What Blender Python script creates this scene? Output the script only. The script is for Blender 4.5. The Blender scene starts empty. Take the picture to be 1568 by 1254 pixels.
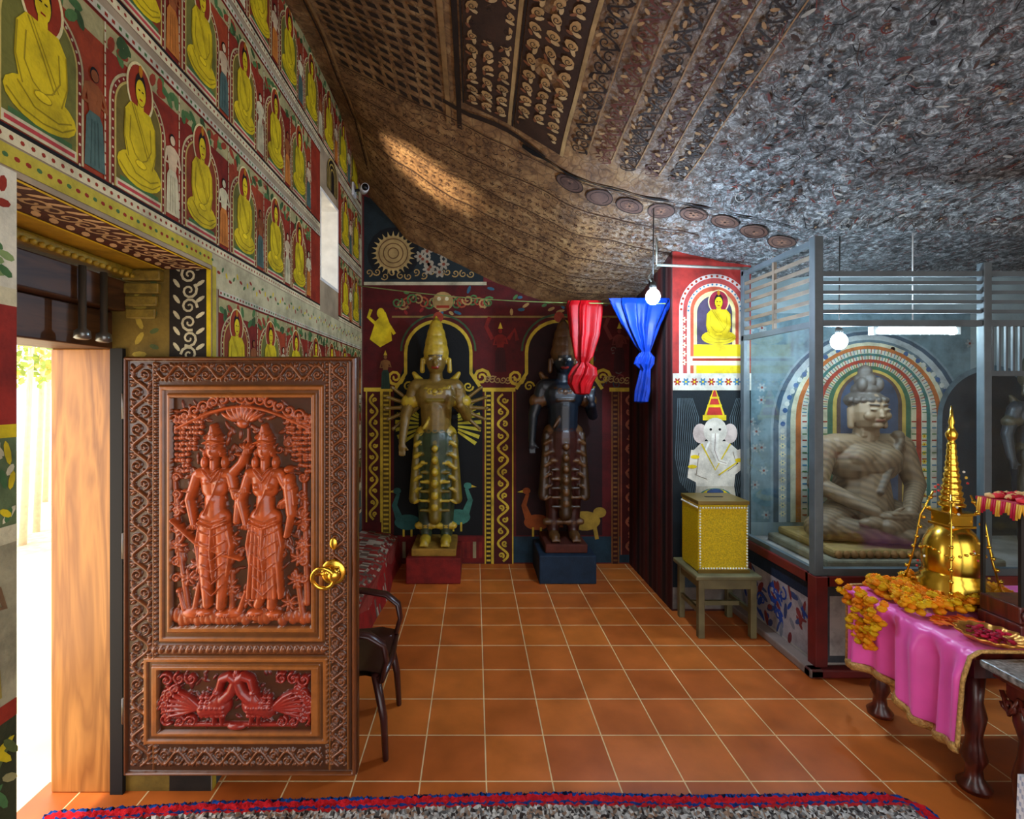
import bpy, bmesh, math, random
import numpy as np
from mathutils import Vector, Matrix
R=random.Random(7)
np.random.seed(3)
pi=math.pi
def C(r,g,b): return tuple(((x/255.0)**2.2) for x in (r,g,b))
scene=bpy.context.scene
try:
    scene.view_settings.view_transform='Standard'
except Exception: pass

# ------------------------------------------------------------ materials
def newmat(name):
    m=bpy.data.materials.new(name); m.use_nodes=True
    return m, m.node_tree, m.node_tree.nodes['Principled BSDF']
def mat(name,col,rough=.6,metal=0,var=.25,nscale=6,bump=0,bscale=30,col2=None,spec=.5,coat=0):
    m,nt,b=newmat(name); N=nt.nodes; L=nt.links
    tc=N.new('ShaderNodeTexCoord'); nz=N.new('ShaderNodeTexNoise'); nz.inputs['Scale'].default_value=nscale; nz.inputs['Detail'].default_value=6
    L.new(tc.outputs['Object'],nz.inputs['Vector'])
    cr=N.new('ShaderNodeValToRGB'); cr.color_ramp.elements[0].position=.35; cr.color_ramp.elements[1].position=.65
    c2=col2 if col2 else tuple(x*(1-var) for x in col)
    cr.color_ramp.elements[0].color=(*c2,1); cr.color_ramp.elements[1].color=(*col,1)
    L.new(nz.outputs['Fac'],cr.inputs['Fac']); L.new(cr.outputs['Color'],b.inputs['Base Color'])
    b.inputs['Roughness'].default_value=rough; b.inputs['Metallic'].default_value=metal
    b.inputs['Specular IOR Level'].default_value=spec; b.inputs['Coat Weight'].default_value=coat
    if bump:
        n2=N.new('ShaderNodeTexNoise'); n2.inputs['Scale'].default_value=bscale; n2.inputs['Detail'].default_value=8
        L.new(tc.outputs['Object'],n2.inputs['Vector'])
        bp=N.new('ShaderNodeBump'); bp.inputs['Strength'].default_value=bump; bp.inputs['Distance'].default_value=.02
        L.new(n2.outputs['Fac'],bp.inputs['Height']); L.new(bp.outputs['Normal'],b.inputs['Normal'])
    return m
def vmat(name,rough=.7,var=.35,nscale=14,bump=.15,spec=.3,metal=0,coat=0,fine=90):
    m,nt,b=newmat(name); N=nt.nodes; L=nt.links
    at=N.new('ShaderNodeAttribute'); at.attribute_name='Col'
    tc=N.new('ShaderNodeTexCoord'); nz=N.new('ShaderNodeTexNoise'); nz.inputs['Scale'].default_value=nscale; nz.inputs['Detail'].default_value=8
    nz.inputs['Roughness'].default_value=.65
    L.new(tc.outputs['Object'],nz.inputs['Vector'])
    mr=N.new('ShaderNodeMapRange'); mr.inputs['From Min'].default_value=.3; mr.inputs['From Max'].default_value=.6; mr.inputs['To Min'].default_value=1-var; mr.inputs['To Max'].default_value=1
    L.new(nz.outputs['Fac'],mr.inputs['Value'])
    mx=N.new('ShaderNodeMix'); mx.data_type='RGBA'; mx.blend_type='MULTIPLY'; mx.inputs[0].default_value=1
    L.new(at.outputs['Color'],mx.inputs[6]); L.new(mr.outputs['Result'],mx.inputs[7])
    L.new(mx.outputs[2],b.inputs['Base Color'])
    b.inputs['Roughness'].default_value=rough; b.inputs['Specular IOR Level'].default_value=spec; b.inputs['Metallic'].default_value=metal
    b.inputs['Coat Weight'].default_value=coat
    if bump:
        n2=N.new('ShaderNodeTexNoise'); n2.inputs['Scale'].default_value=fine; n2.inputs['Detail'].default_value=4
        L.new(tc.outputs['Object'],n2.inputs['Vector'])
        bp=N.new('ShaderNodeBump'); bp.inputs['Strength'].default_value=bump; bp.inputs['Distance'].default_value=.01
        L.new(n2.outputs['Fac'],bp.inputs['Height']); L.new(bp.outputs['Normal'],b.inputs['Normal'])
    return m
def emat(name,col,s):
    m=bpy.data.materials.new(name); m.use_nodes=True; nt=m.node_tree; nt.nodes.clear()
    e=nt.nodes.new('ShaderNodeEmission'); e.inputs[0].default_value=(*col,1); e.inputs[1].default_value=s
    o=nt.nodes.new('ShaderNodeOutputMaterial'); nt.links.new(e.outputs[0],o.inputs[0]); return m
def glassmat(name):
    m=bpy.data.materials.new(name); m.use_nodes=True; nt=m.node_tree; nt.nodes.clear(); N=nt.nodes
    t=N.new('ShaderNodeBsdfTransparent'); t.inputs[0].default_value=(.95,.98,.98,1)
    g=N.new('ShaderNodeBsdfGlossy'); g.inputs['Roughness'].default_value=.05
    mx=N.new('ShaderNodeMixShader'); o=N.new('ShaderNodeOutputMaterial'); mx.inputs[0].default_value=.05
    nt.links.new(t.outputs[0],mx.inputs[1]); nt.links.new(g.outputs[0],mx.inputs[2]); nt.links.new(mx.outputs[0],o.inputs[0])
    return m

# ------------------------------------------------------------ mesh builder
class MB:
    def __init__(s): s.v=[];s.f=[];s.c=[];s.m=[];s.s=[]
    def add(s,vs,fs,col=(1,1,1),m=0,sm=False):
        o=len(s.v); s.v+=[tuple(p) for p in vs]; s.f+=[tuple(i+o for i in f) for f in fs]
        s.c+=[col]*len(fs); s.m+=[m]*len(fs); s.s+=[sm]*len(fs)
    def box(s,lo,hi,col=(1,1,1),m=0,b=0):
        x0,y0,z0=lo; x1,y1,z1=hi
        if b<=0:
            vs=[(x0,y0,z0),(x1,y0,z0),(x1,y1,z0),(x0,y1,z0),(x0,y0,z1),(x1,y0,z1),(x1,y1,z1),(x0,y1,z1)]
            s.add(vs,[(0,3,2,1),(4,5,6,7),(0,1,5,4),(1,2,6,5),(2,3,7,6),(3,0,4,7)],col,m)
        else:
            bm=bmesh.new(); bmesh.ops.create_cube(bm,size=1)
            for v in bm.verts: v.co=Vector(((x0+x1)/2+v.co.x*(x1-x0),(y0+y1)/2+v.co.y*(y1-y0),(z0+z1)/2+v.co.z*(z1-z0)))
            bmesh.ops.bevel(bm,geom=list(bm.edges),offset=b,segments=2,profile=.5,affect='EDGES')
            bm.verts.index_update(); s.add([v.co[:] for v in bm.verts],[[v.index for v in f.verts] for f in bm.faces],col,m); bm.free()
    def tube(s,path,r,n=8,col=(1,1,1),m=0,cap=True,flat=1.0,up=(0,0,1)):
        P=[Vector(p) for p in path]; K=len(P)
        rr=[r]*K if not hasattr(r,'__len__') else list(r)
        vs=[];fs=[]; prevn=None
        for i,p in enumerate(P):
            t=(P[min(i+1,K-1)]-P[max(i-1,0)]).normalized()
            if prevn is None:
                a=Vector(up)
                if abs(t.dot(a))>.95: a=Vector((1,0,0)) if abs(t.x)<.9 else Vector((0,1,0))
                nn=(a-t*a.dot(t)).normalized()
            else:
                nn=(prevn-t*prevn.dot(t)).normalized()
            prevn=nn; bn=t.cross(nn)
            for k in range(n):
                a=2*pi*k/n; vs.append(p+nn*(math.cos(a)*rr[i]*flat)+bn*(math.sin(a)*rr[i]))
        for i in range(K-1):
            for k in range(n):
                fs.append((i*n+k,i*n+(k+1)%n,(i+1)*n+(k+1)%n,(i+1)*n+k))
        if cap:
            fs.append(tuple(range(n-1,-1,-1))); fs.append(tuple((K-1)*n+k for k in range(n)))
        s.add(vs,fs,col,m,True)
    def lathe(s,c,prof,n=32,col=(1,1,1),m=0,fn=None,sm=True):
        vs=[];fs=[]
        for (r,z) in prof:
            for k in range(n):
                a=2*pi*k/n; q=r*(fn(a,z) if fn else 1); vs.append((c[0]+q*math.cos(a),c[1]+q*math.sin(a),c[2]+z))
        for i in range(len(prof)-1):
            for k in range(n): fs.append((i*n+k,i*n+(k+1)%n,(i+1)*n+(k+1)%n,(i+1)*n+k))
        fs.append(tuple(range(n-1,-1,-1))); fs.append(tuple((len(prof)-1)*n+k for k in range(n)))
        s.add(vs,fs,col,m,sm)
    def ball(s,c,r,n=12,col=(1,1,1),m=0,jit=0):
        if not hasattr(r,'__len__'): r=(r,r,r)
        vs=[];fs=[];h=n//2
        for i in range(h+1):
            t=pi*(i+.001)/(h+.002)
            for k in range(n):
                a=2*pi*k/n; j=1+R.uniform(-jit,jit)
                vs.append((c[0]+r[0]*j*math.sin(t)*math.cos(a),c[1]+r[1]*j*math.sin(t)*math.sin(a),c[2]+r[2]*j*math.cos(t)))
        for i in range(h):
            for k in range(n): fs.append((i*n+k,(i+1)*n+k,(i+1)*n+(k+1)%n,i*n+(k+1)%n))
        s.add(vs,fs,col,m,True)
    def grid(s,fn,nu,nv,col=(1,1,1),m=0,colf=None):
        vs=[fn(i/nu,j/nv) for j in range(nv+1) for i in range(nu+1)]
        fs=[(j*(nu+1)+i,j*(nu+1)+i+1,(j+1)*(nu+1)+i+1,(j+1)*(nu+1)+i) for j in range(nv) for i in range(nu)]
        s.add(vs,fs,col,m,True)
        if colf:
            k=len(s.c)-len(fs)
            for j in range(nv):
                for i in range(nu): s.c[k+j*nu+i]=colf((i+.5)/nu,(j+.5)/nv)
    def obj(s,name,mats,parent=None):
        me=bpy.data.meshes.new(name); me.from_pydata(s.v,[],s.f)
        for mm in mats: me.materials.append(mm)
        me.polygons.foreach_set('material_index',s.m); me.polygons.foreach_set('use_smooth',s.s)
        ca=me.color_attributes.new('Col','FLOAT_COLOR','CORNER')
        cnt=[len(f) for f in s.f]; arr=np.repeat(np.array([(*c,1.0) for c in s.c],dtype=np.float32),cnt,axis=0)
        ca.data.foreach_set('color',arr.ravel()); me.update()
        o=bpy.data.objects.new(name,me); scene.collection.objects.link(o)
        if parent: o.parent=parent
        return o
def empty(name,loc=(0,0,0)):
    e=bpy.data.objects.new(name,None); e.location=loc; e.empty_display_size=.1; scene.collection.objects.link(e); return e

# ------------------------------------------------------------ figure (voxel-united body)
def figure(name,prims,voxel,material,loc,parent=None,scale=1,smooth=2):
    bmA=bmesh.new()
    sp=[]
    for i in range(9):
        t=pi*i/8
        for k in range(14 if 0<i<8 else 1):
            a=2*pi*k/14; sp.append(Vector((math.sin(t)*math.cos(a),math.sin(t)*math.sin(a),math.cos(t))))
    for p in prims:
        pts=[]
        if p[0]=='c':
            _,a,b,ra,rb,col=p; a=Vector(a);b=Vector(b)
            pts=[a+q*ra for q in sp]+[b+q*rb for q in sp]
        else:
            _,c,r,col=p; c=Vector(c); pts=[c+Vector((q.x*r[0],q.y*r[1],q.z*r[2])) for q in sp]
        bm=bmesh.new(); vs=[bm.verts.new(q) for q in pts]
        res=bmesh.ops.convex_hull(bm,input=vs)
        dele=[v for v in bm.verts if not v.link_faces]
        for v in dele: bm.verts.remove(v)
        me=bpy.data.meshes.new('t'); bm.to_mesh(me); bm.free(); bmA.from_mesh(me); bpy.data.meshes.remove(me)
    me=bpy.data.meshes.new('t'); bmA.to_mesh(me); bmA.free()
    ob=bpy.data.objects.new('tmp',me); scene.collection.objects.link(ob)
    md=ob.modifiers.new('r','REMESH'); md.mode='VOXEL'; md.voxel_size=voxel; md.use_smooth_shade=True
    if smooth:
        ms=ob.modifiers.new('s','SMOOTH'); ms.factor=.5; ms.iterations=smooth
    dg=bpy.context.evaluated_depsgraph_get(); dg.update()
    me2=bpy.data.meshes.new_from_object(ob.evaluated_get(dg)); bpy.data.objects.remove(ob)
    n=len(me2.vertices); co=np.empty(n*3,dtype=np.float32); me2.vertices.foreach_get('co',co); co=co.reshape(-1,3)
    best=np.full(n,1e9); cols=np.zeros((n,4),dtype=np.float32); cols[:,3]=1
    for p in prims:
        if p[0]=='c':
            a=np.array(p[1]);b=np.array(p[2]); ab=b-a; L=max(ab.dot(ab),1e-9)
            t=np.clip(((co-a)@ab)/L,0,1); d=np.linalg.norm(co-a-t[:,None]*ab,axis=1)-(p[3]+(p[4]-p[3])*t); col=p[5]
        else:
            c=np.array(p[1]); r=np.array(p[2]); q=(co-c)/r; k=np.linalg.norm(q,axis=1); d=(k-1)*min(r)*1.0; col=p[3]
        d=np.abs(d)
        w=d<best; best[w]=d[w]; cols[w,:3]=col
    ca=me2.color_attributes.new('Col','FLOAT_COLOR','POINT'); ca.data.foreach_set('color',cols.ravel())
    me2.polygons.foreach_set('use_smooth',[True]*len(me2.polygons))
    me2.materials.clear(); me2.materials.append(material)
    o=bpy.data.objects.new(name,me2); scene.collection.objects.link(o); o.location=loc; o.scale=(scale,)*3
    if parent: o.parent=parent
    return o

# ------------------------------------------------------------ mural painter (every motif gets its own hair-thin paint layer)
class Sheet:
    def __init__(s,mp,mb,step=.0004,updir=1): s.mp=mp;s.mb=mb;s.step=step;s.d=updir;s.n=0
    def off(s,l):
        s.n+=1; return .0008+(l+.045*(s.n%17))*s.step
    def poly(s,pts,col,l=0):
        o=s.off(l); s.mb.add([s.mp(u,v,o) for u,v in pts],[tuple(range(len(pts)))],col)
    def rect(s,u0,v0,u1,v1,col,l=0):
        s.poly([(u0,v0),(u1,v0),(u1,v1),(u0,v1)],col,l)
    def ell(s,u,v,a,b,col,l=0,n=18,rot=0,a0=0,a1=2*pi):
        pts=[]
        for k in range(n):
            t=a0+(a1-a0)*k/(n if a1-a0>6.2 else n-1); x=a*math.cos(t);y=b*math.sin(t)
            pts.append((u+x*math.cos(rot)-y*math.sin(rot),v+s.d*(x*math.sin(rot)+y*math.cos(rot))))
        s.poly(pts,col,l)
    def rib(s,path,w,col,l=0):
        K=len(path); ww=[w]*K if not hasattr(w,'__len__') else w; o=s.off(l)
        L_=[];R_=[]
        for i,(x,y) in enumerate(path):
            x0,y0=path[max(i-1,0)];x1,y1=path[min(i+1,K-1)]; dx,dy=x1-x0,y1-y0; q=math.hypot(dx,dy) or 1
            nx,ny=-dy/q*ww[i]/2,dx/q*ww[i]/2; L_.append((x+nx,y+ny));R_.append((x-nx,y-ny))
        vs=[s.mp(u,v,o) for u,v in L_+R_]
        s.mb.add(vs,[(i,i+1,K+i+1,K+i) for i in range(K-1)],col)
    def ring(s,u,v,a,b,w,col,l=0,a0=0,a1=2*pi,n=28):
        s.rib([(u+a*math.cos(a0+(a1-a0)*k/n),v+s.d*b*math.sin(a0+(a1-a0)*k/n)) for k in range(n+1)],w,col,l)
    def curl(s,u,v,r,col,l=0,turns=1.4,w=None,a0=0,hand=1):
        w=w or r*.22; n=14
        s.rib([(u+r*(1-.85*k/n)*math.cos(a0+hand*2*pi*turns*k/n),v+s.d*r*(1-.85*k/n)*math.sin(a0+hand*2*pi*turns*k/n)) for k in range(n+1)],[w*(1-.4*k/n) for k in range(n+1)],col,l)
    def arch(s,u,v,hw,hs,w,col,l=0):
        d=s.d; pts=[(u-hw,v),(u-hw,v+d*hs)]+[(u-hw*math.cos(pi*k/20),v+d*(hs+hw*math.sin(pi*k/20))) for k in range(1,20)]+[(u+hw,v+d*hs),(u+hw,v)]
        if w: s.rib(pts,w,col,l)
        else: s.poly(pts,col,l)
    def T(s,u,v,k,pts): return [(u+x*k,v+s.d*y*k) for x,y in pts]
    def flower(s,u,v,r,col,cc,l=0,n=6):
        for k in range(n):
            a=2*pi*k/n; s.ell(u+r*.55*math.cos(a),v+r*.55*math.sin(a),r*.5,r*.25,col,l,8,a*s.d if s.d>0 else a*-1)
        s.ell(u,v,r*.28,r*.28,cc,l+1,8)
    def vine(s,u0,v0,u1,v1,amp,n,col,l=0,w=.01,leaf=True):
        pts=[];K=n*8; dx,dy=u1-u0,v1-v0; q=math.hypot(dx,dy); nx,ny=-dy/q,dx/q
        for i in range(K+1):
            t=i/K; a=amp*math.sin(t*n*pi); pts.append((u0+dx*t+nx*a,v0+dy*t+ny*a))
        s.rib(pts,w,col,l)
        if leaf:
            for i in range(n):
                t=(i+.5)/n; sg=-1 if i%2==0 else 1
                cx,cy=u0+dx*t+nx*amp*sg*.35,v0+dy*t+ny*amp*sg*.35
                s.curl(cx,cy,amp*.6,col,l,1.2,w*.9,R.uniform(0,6),sg)
                s.ell(u0+dx*t-nx*amp*sg*.9,v0+dy*t-ny*amp*sg*.9,amp*.4,amp*.18,col,l,8,R.uniform(0,3))
    def buddha(s,u,v,h,robe,l=0,skin=None,halo=None,asp=1.0):
        T=lambda P:[(u+x*h*asp,v+s.d*y*h) for x,y in P]; dk=tuple(c*.5 for c in robe); skin=skin or tuple(min(1,c*1.08) for c in robe)
        if halo: s.ell(u,v+s.d*.78*h,.25*h*asp,.2*h,halo,l,20); s.ring(u,v+s.d*.78*h,.26*h*asp,.21*h,.02*h,C(226,210,150),l+1)
        s.ell(u,v+s.d*.13*h,.45*h*asp,.135*h,robe,l+2)
        s.poly(T([(-.24,.12),(-.33,.35),(-.31,.55),(-.2,.64),(.2,.64),(.31,.55),(.33,.35),(.24,.12)]),robe,l+3)
        s.poly(T([(-.06,.6),(-.06,.7),(.06,.7),(.06,.6)]),skin,l+4)
        s.ell(u,v+s.d*.79*h,.115*h*asp,.135*h,C(30,20,12),l+4); s.ell(u,v+s.d*.94*h,.04*h*asp,.05*h,C(190,120,20),l+4,8)
        s.ell(u,v+s.d*.765*h,.1*h*asp,.105*h,skin,l+5)
        for sx in(-1,1):
            s.rib(T([(sx*.035-.02,.78),(sx*.035+.02,.78)]),.012*h,C(40,20,5),l+6)
            s.rib(T([(sx*.2,.53),(sx*.22,.35),(sx*.12,.25),(0,.21)]),.01*h,dk,l+5)
            s.rib(T([(sx*.3,.55),(sx*.32,.35),(sx*.24,.2)]),.01*h,dk,l+5)
        s.rib(T([(-.03,.71),(.03,.71)]),.012*h,C(150,20,10),l+6)
        s.rib(T([(-.18,.63),(.0,.44),(.15,.26)]),.01*h,dk,l+5); s.rib(T([(-.14,.64),(.03,.46),(.2,.28)]),.007*h,dk,l+5)
        s.rib(T([(-.42,.12),(-.25,.05),(0,.03),(.25,.05),(.42,.12)]),.01*h,dk,l+5); s.rib(T([(-.3,.2),(-.1,.1),(.2,.09),(.38,.14)]),.01*h,dk,l+5)
        s.ell(u,v+s.d*.19*h,.11*h*asp,.03*h,tuple(min(1,c*1.3) for c in robe),l+6,10); s.ring(u,v+s.d*.19*h,.11*h*asp,.03*h,.006*h,dk,l+7,n=12)
    def stand(s,u,v,h,robe,skin,l=0,crown=None):
        T=lambda P:s.T(u,v,h,P); dk=tuple(c*.5 for c in robe)
        s.poly(T([(-.12,0),(-.1,.45),(-.06,.52),(.06,.52),(.1,.45),(.13,0)]),robe,l+1)
        s.poly(T([(-.06,.5),(-.11,.76),(-.04,.8),(.04,.8),(.11,.76),(.06,.5)]),skin,l)
        s.rib(T([(-.1,.75),(-.14,.58),(-.02,.6)]),.045*h,skin,l+2); s.rib(T([(.1,.75),(.15,.6),(.03,.64)]),.045*h,skin,l+2)
        s.ell(u,v+s.d*.88*h,.055*h,.07*h,C(20,12,10),l+1,12); s.ell(u,v+s.d*.87*h,.045*h,.055*h,skin,l+2,12)
        if crown: s.poly(T([(-.05,.92),(0,1.06),(.05,.92)]),crown,l+3)
        for k in(-.05,0,.05): s.rib(T([(k,.03),(k*.7,.45)]),.008*h,dk,l+3)

CREAM=C(214,202,160);YEL=C(214,186,26);RED=C(146,48,28);DRED=C(104,26,16);GRN=C(74,110,62);BLK=C(26,22,18);ORG=C(200,110,40);BLU=C(60,110,140)
M_mural=vmat('mural_paint',rough=.75,var=.5,nscale=9,bump=.2)
M_plaster=mat('aged_plaster',C(170,150,120),.85,var=.4,nscale=5,bump=.3,bscale=25)

# ------------------------------------------------------------ ceiling (cave rock)
CX=np.array([-1.7,-1.06,-.65,-.17,.2,.75,1.4,2.0,3.0,5.0])
CY=np.array([-2.0,1.2,2.2,3.0,3.8,4.6,4.9])
CZ=np.array([
[3.6,3.6,3.6,3.5,3.4,3.3,3.2,3.1,3.0,3.0],
[3.75,3.72,3.66,3.52,3.42,3.26,3.12,2.98,2.88,2.85],
[3.76,3.74,3.64,3.48,3.36,3.14,2.95,2.80,2.74,2.74],
[3.82,3.80,3.66,3.44,3.26,3.00,2.80,2.63,2.62,2.65],
[3.86,3.84,3.5,3.17,2.97,2.72,2.60,2.52,2.5,2.5],
[3.52,3.5,3.05,2.84,2.63,2.44,2.42,2.45,2.45,2.45],
[3.4,3.4,2.95,2.76,2.56,2.38,2.36,2.38,2.4,2.4]])
def cz(x,y):
    zr=[np.interp(x,CX,r) for r in CZ]; z=float(np.interp(y,CY,zr))
    z+=.022*math.sin(3.3*x+1.7*y+.5)*math.sin(2.1*y-1.2*x)+.010*math.sin(9*x+4*y)*math.sin(7.3*y-3*x)+.004*math.sin(23*x)*math.sin(19*y+5*x)
    yl=3.0+.05*math.sin(2*x)
    if x>.2: z-=.045*min(1,(x-.2)/.3)*math.exp(-((y-yl)/.05)**2)
    return z
def rockmat():
    m,nt,b=newmat('painted_cave_rock'); N=nt.nodes; L=nt.links
    tc=N.new('ShaderNodeTexCoord'); sx=N.new('ShaderNodeSeparateXYZ'); L.new(tc.outputs['Object'],sx.inputs[0])
    def noise(sc,det=8,ro=.6,dist=0):
        n=N.new('ShaderNodeTexNoise'); n.inputs['Scale'].default_value=sc; n.inputs['Detail'].default_value=det; n.inputs['Roughness'].default_value=ro; n.inputs['Distortion'].default_value=dist
        L.new(tc.outputs['Object'],n.inputs['Vector']); return n.outputs['Fac']
    def ramp(f,els):
        r=N.new('ShaderNodeValToRGB'); e=r.color_ramp.elements
        e[0].position=els[0][0]; e[0].color=(*els[0][1],1); e[1].position=els[-1][0]; e[1].color=(*els[-1][1],1)
        for p,c in els[1:-1]:
            q=e.new(p); q.color=(*c,1)
        L.new(f,r.inputs[0]); return r.outputs[0]
    brown=ramp(noise(8,10,.7),[(.3,C(84,58,36)),(.5,C(138,100,62)),(.7,C(178,140,92))])
    grey=ramp(noise(24,10,.8,1.0),[(.38,C(24,26,28)),(.47,C(74,76,76)),(.54,C(124,128,130)),(.66,C(214,222,224))])
    redd=ramp(noise(30,3,.6,1.5),[(.58,(0,0,0)),(.65,(.75,.75,.75))])
    mx0=N.new('ShaderNodeMix'); mx0.data_type='RGBA'; L.new(redd,mx0.inputs[0]); L.new(grey,mx0.inputs[6]); mx0.inputs[7].default_value=(*C(112,54,42),1)
    ad=N.new('ShaderNodeMath'); ad.operation='MULTIPLY_ADD'; ad.inputs[1].default_value=1.1; L.new(noise(2.5),ad.inputs[0]); L.new(sx.outputs['X'],ad.inputs[2])
    yy=N.new('ShaderNodeMath'); yy.operation='MULTIPLY_ADD'; yy.inputs[1].default_value=-.22; L.new(sx.outputs['Y'],yy.inputs[0]); L.new(ad.outputs[0],yy.inputs[2])
    mr=N.new('ShaderNodeMapRange'); mr.inputs['From Min'].default_value=.5; mr.inputs['From Max'].default_value=1.45; L.new(yy.outputs[0],mr.inputs['Value'])
    mx=N.new('ShaderNodeMix'); mx.data_type='RGBA'; L.new(mr.outputs[0],mx.inputs[0]); L.new(brown,mx.inputs[6]); L.new(mx0.outputs[2],mx.inputs[7])
    nv=N.new('ShaderNodeTexNoise'); nv.inputs['Scale'].default_value=5; L.new(tc.outputs['Object'],nv.inputs[0])
    va=N.new('ShaderNodeVectorMath'); va.operation='MULTIPLY_ADD'; va.inputs[1].default_value=(.25,.25,.25); L.new(nv.outputs['Color'],va.inputs[0]); L.new(tc.outputs['Object'],va.inputs[2])
    vo=N.new('ShaderNodeTexVoronoi'); vo.feature='DISTANCE_TO_EDGE'; vo.inputs['Scale'].default_value=13; L.new(va.outputs[0],vo.inputs['Vector'])
    ln=ramp(vo.outputs['Distance'],[(.02,(.45,.4,.38)),(.07,(1,1,1))])
    m3=N.new('ShaderNodeMix'); m3.data_type='RGBA'; m3.blend_type='MULTIPLY'; m3.inputs[0].default_value=.75; L.new(mx.outputs[2],m3.inputs[6]); L.new(ln,m3.inputs[7])
    L.new(m3.outputs[2],b.inputs['Base Color']); b.inputs['Roughness'].default_value=.65; b.inputs['Specular IOR Level'].default_value=.4
    bp=N.new('ShaderNodeBump'); bp.inputs['Strength'].default_value=.9; bp.inputs['Distance'].default_value=.02
    L.new(noise(26,10,.75),bp.inputs['Height']); L.new(bp.outputs[0],b.inputs['Normal'])
    return m
mb=MB(); mb.grid(lambda a,b:(-1.46+6.3*a,-2+6.75*b,cz(-1.46+6.3*a,-2+6.75*b)),180,200)
ceil_o=mb.obj('ceiling',[rockmat()])
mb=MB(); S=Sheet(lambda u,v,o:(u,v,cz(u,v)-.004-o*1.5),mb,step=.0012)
DK=C(44,30,22);TAN=C(178,140,92);TAN2=C(146,112,72)
for i in range(9):
    for j in range(13):
        u=-.86+i*.075;v=2.28+j*.068
        S.poly([(u,v),(u+.05,v+.008),(u+.058,v+.04),(u+.01,v+.032)],DK,1)
S.rib([(-.9,2.1+.1*k) for k in range(22)],.018,TAN2,1); S.rib([(-.93,2.1+.1*k) for k in range(22)],.012,DK,1)
S.rib([(-.17,2.1+.1*k) for k in range(12)],.03,TAN2,1); S.rib([(-.10,2.1+.1*k) for k in range(12)],.03,DK,1)
for (a,b_) in((-.06,.20),(.24,.52)):
    S.rib([((a+b_)/2,2.0+.1*k) for k in range(11)],b_-a,C(62,42,30),0)
    for j in range(11):
        v=2.04+j*.088
        for i in range(3):
            u=a+.045+i*.085; S.ell(u,v,.034,.024,TAN,2,9,R.uniform(0,3)); S.ell(u+.012,v+.028,.024,.011,C(190,158,112),3,8,R.uniform(0,3)); S.ell(u-.02,v+.03,.018,.008,C(130,80,50),3,8,R.uniform(0,3)); S.curl(u,v,.02,DK,4,1.2,.005)
    S.rib([(b_+.01,2.0+.1*k) for k in range(11)],.02,C(170,138,92),1); S.rib([(a-.01,2.0+.1*k) for k in range(11)],.012,DK,1)
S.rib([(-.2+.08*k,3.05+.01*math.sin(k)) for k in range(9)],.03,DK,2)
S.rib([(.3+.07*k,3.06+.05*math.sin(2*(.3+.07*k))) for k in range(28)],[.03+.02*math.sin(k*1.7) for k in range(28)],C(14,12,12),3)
for k in range(8):
    u=.62+k*.2; v=3.20+.03*math.sin(k)
    S.ell(u,v,.085,.065,C(92,68,58),1); S.ring(u,v,.085,.065,.006,C(40,30,28),2); S.ring(u,v,.06,.045,.005,C(50,36,32),2); S.flower(u,v,.03,C(120,88,70),DK,2)
for j in range(22):
    v=3.18+j*.058
    for i in range(44):
        u=-.92+i*.055+.01*math.sin(j)
        if u>.3 and v<3.34: continue
        c=C(88,60,42) if (i+j)%2 else C(66,44,32)
        if j%4==0: S.ring(u,v,.02,.016,.0045,c,1,n=7); S.ell(u,v,.006,.005,C(150,116,80),1,6)
        elif j%4==2: S.flower(u,v,.017,c,C(140,104,70),1,5)
        else: S.rib([(u-.018,v),(u,v+.012*(1 if i%2 else -1)),(u+.018,v)],.006,c,1)
for j in (3.15,3.38,3.62,3.86,4.1,4.33):
    S.rib([(-.9+.07*k,j) for k in range(36)],.007,C(60,40,30),1)
# vine rows painted on the brown-red strip and faint floral painting further right
for i,x in enumerate((.60,.74,.88,1.02,1.17)):
    S.vine(x,1.7,x+.02,2.93,.045,22,[DK,C(96,50,36),DK,C(74,42,34),DK][i],2,.009)
    S.rib([(x+.07,1.7+.1*k) for k in range(13)],.006,C(150,116,78),2)
    for k in range(18): S.ell(x+R.uniform(-.04,.04),1.75+k*.065,.018,.008,C(166,130,88),3,8,R.uniform(0,3))
for k in range(1300):
    u=R.uniform(1.15,3.4);v=R.uniform(.9,2.95)
    c=R.choice([C(30,27,27),C(40,33,32),C(104,48,38),C(160,158,150),C(84,74,68),C(70,52,44)])
    q=R.random()
    if q<.4: S.curl(u,v,R.uniform(.015,.045),c,1,R.uniform(.5,1.3),R.uniform(.003,.006),R.uniform(0,6),R.choice([-1,1]))
    elif q<.5: S.flower(u,v,R.uniform(.012,.024),c,C(150,120,90),1,5)
    elif q<.8: S.ell(u,v,R.uniform(.012,.03),R.uniform(.004,.009),c,1,8,R.uniform(0,3))
    else:
        a=R.uniform(0,6);q=R.uniform(.04,.12); S.rib([(u,v),(u+q*.5*math.cos(a),v+q*.5*math.sin(a)+.015),(u+q*math.cos(a),v+q*math.sin(a))],.004,c,1)
for k in range(26):
    v=2.2+k*.09; S.ring(-.985,v,.03,.025,.006,C(130,98,62),1,n=8)
mb.obj('ceiling_painting',[M_mural],ceil_o)

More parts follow.
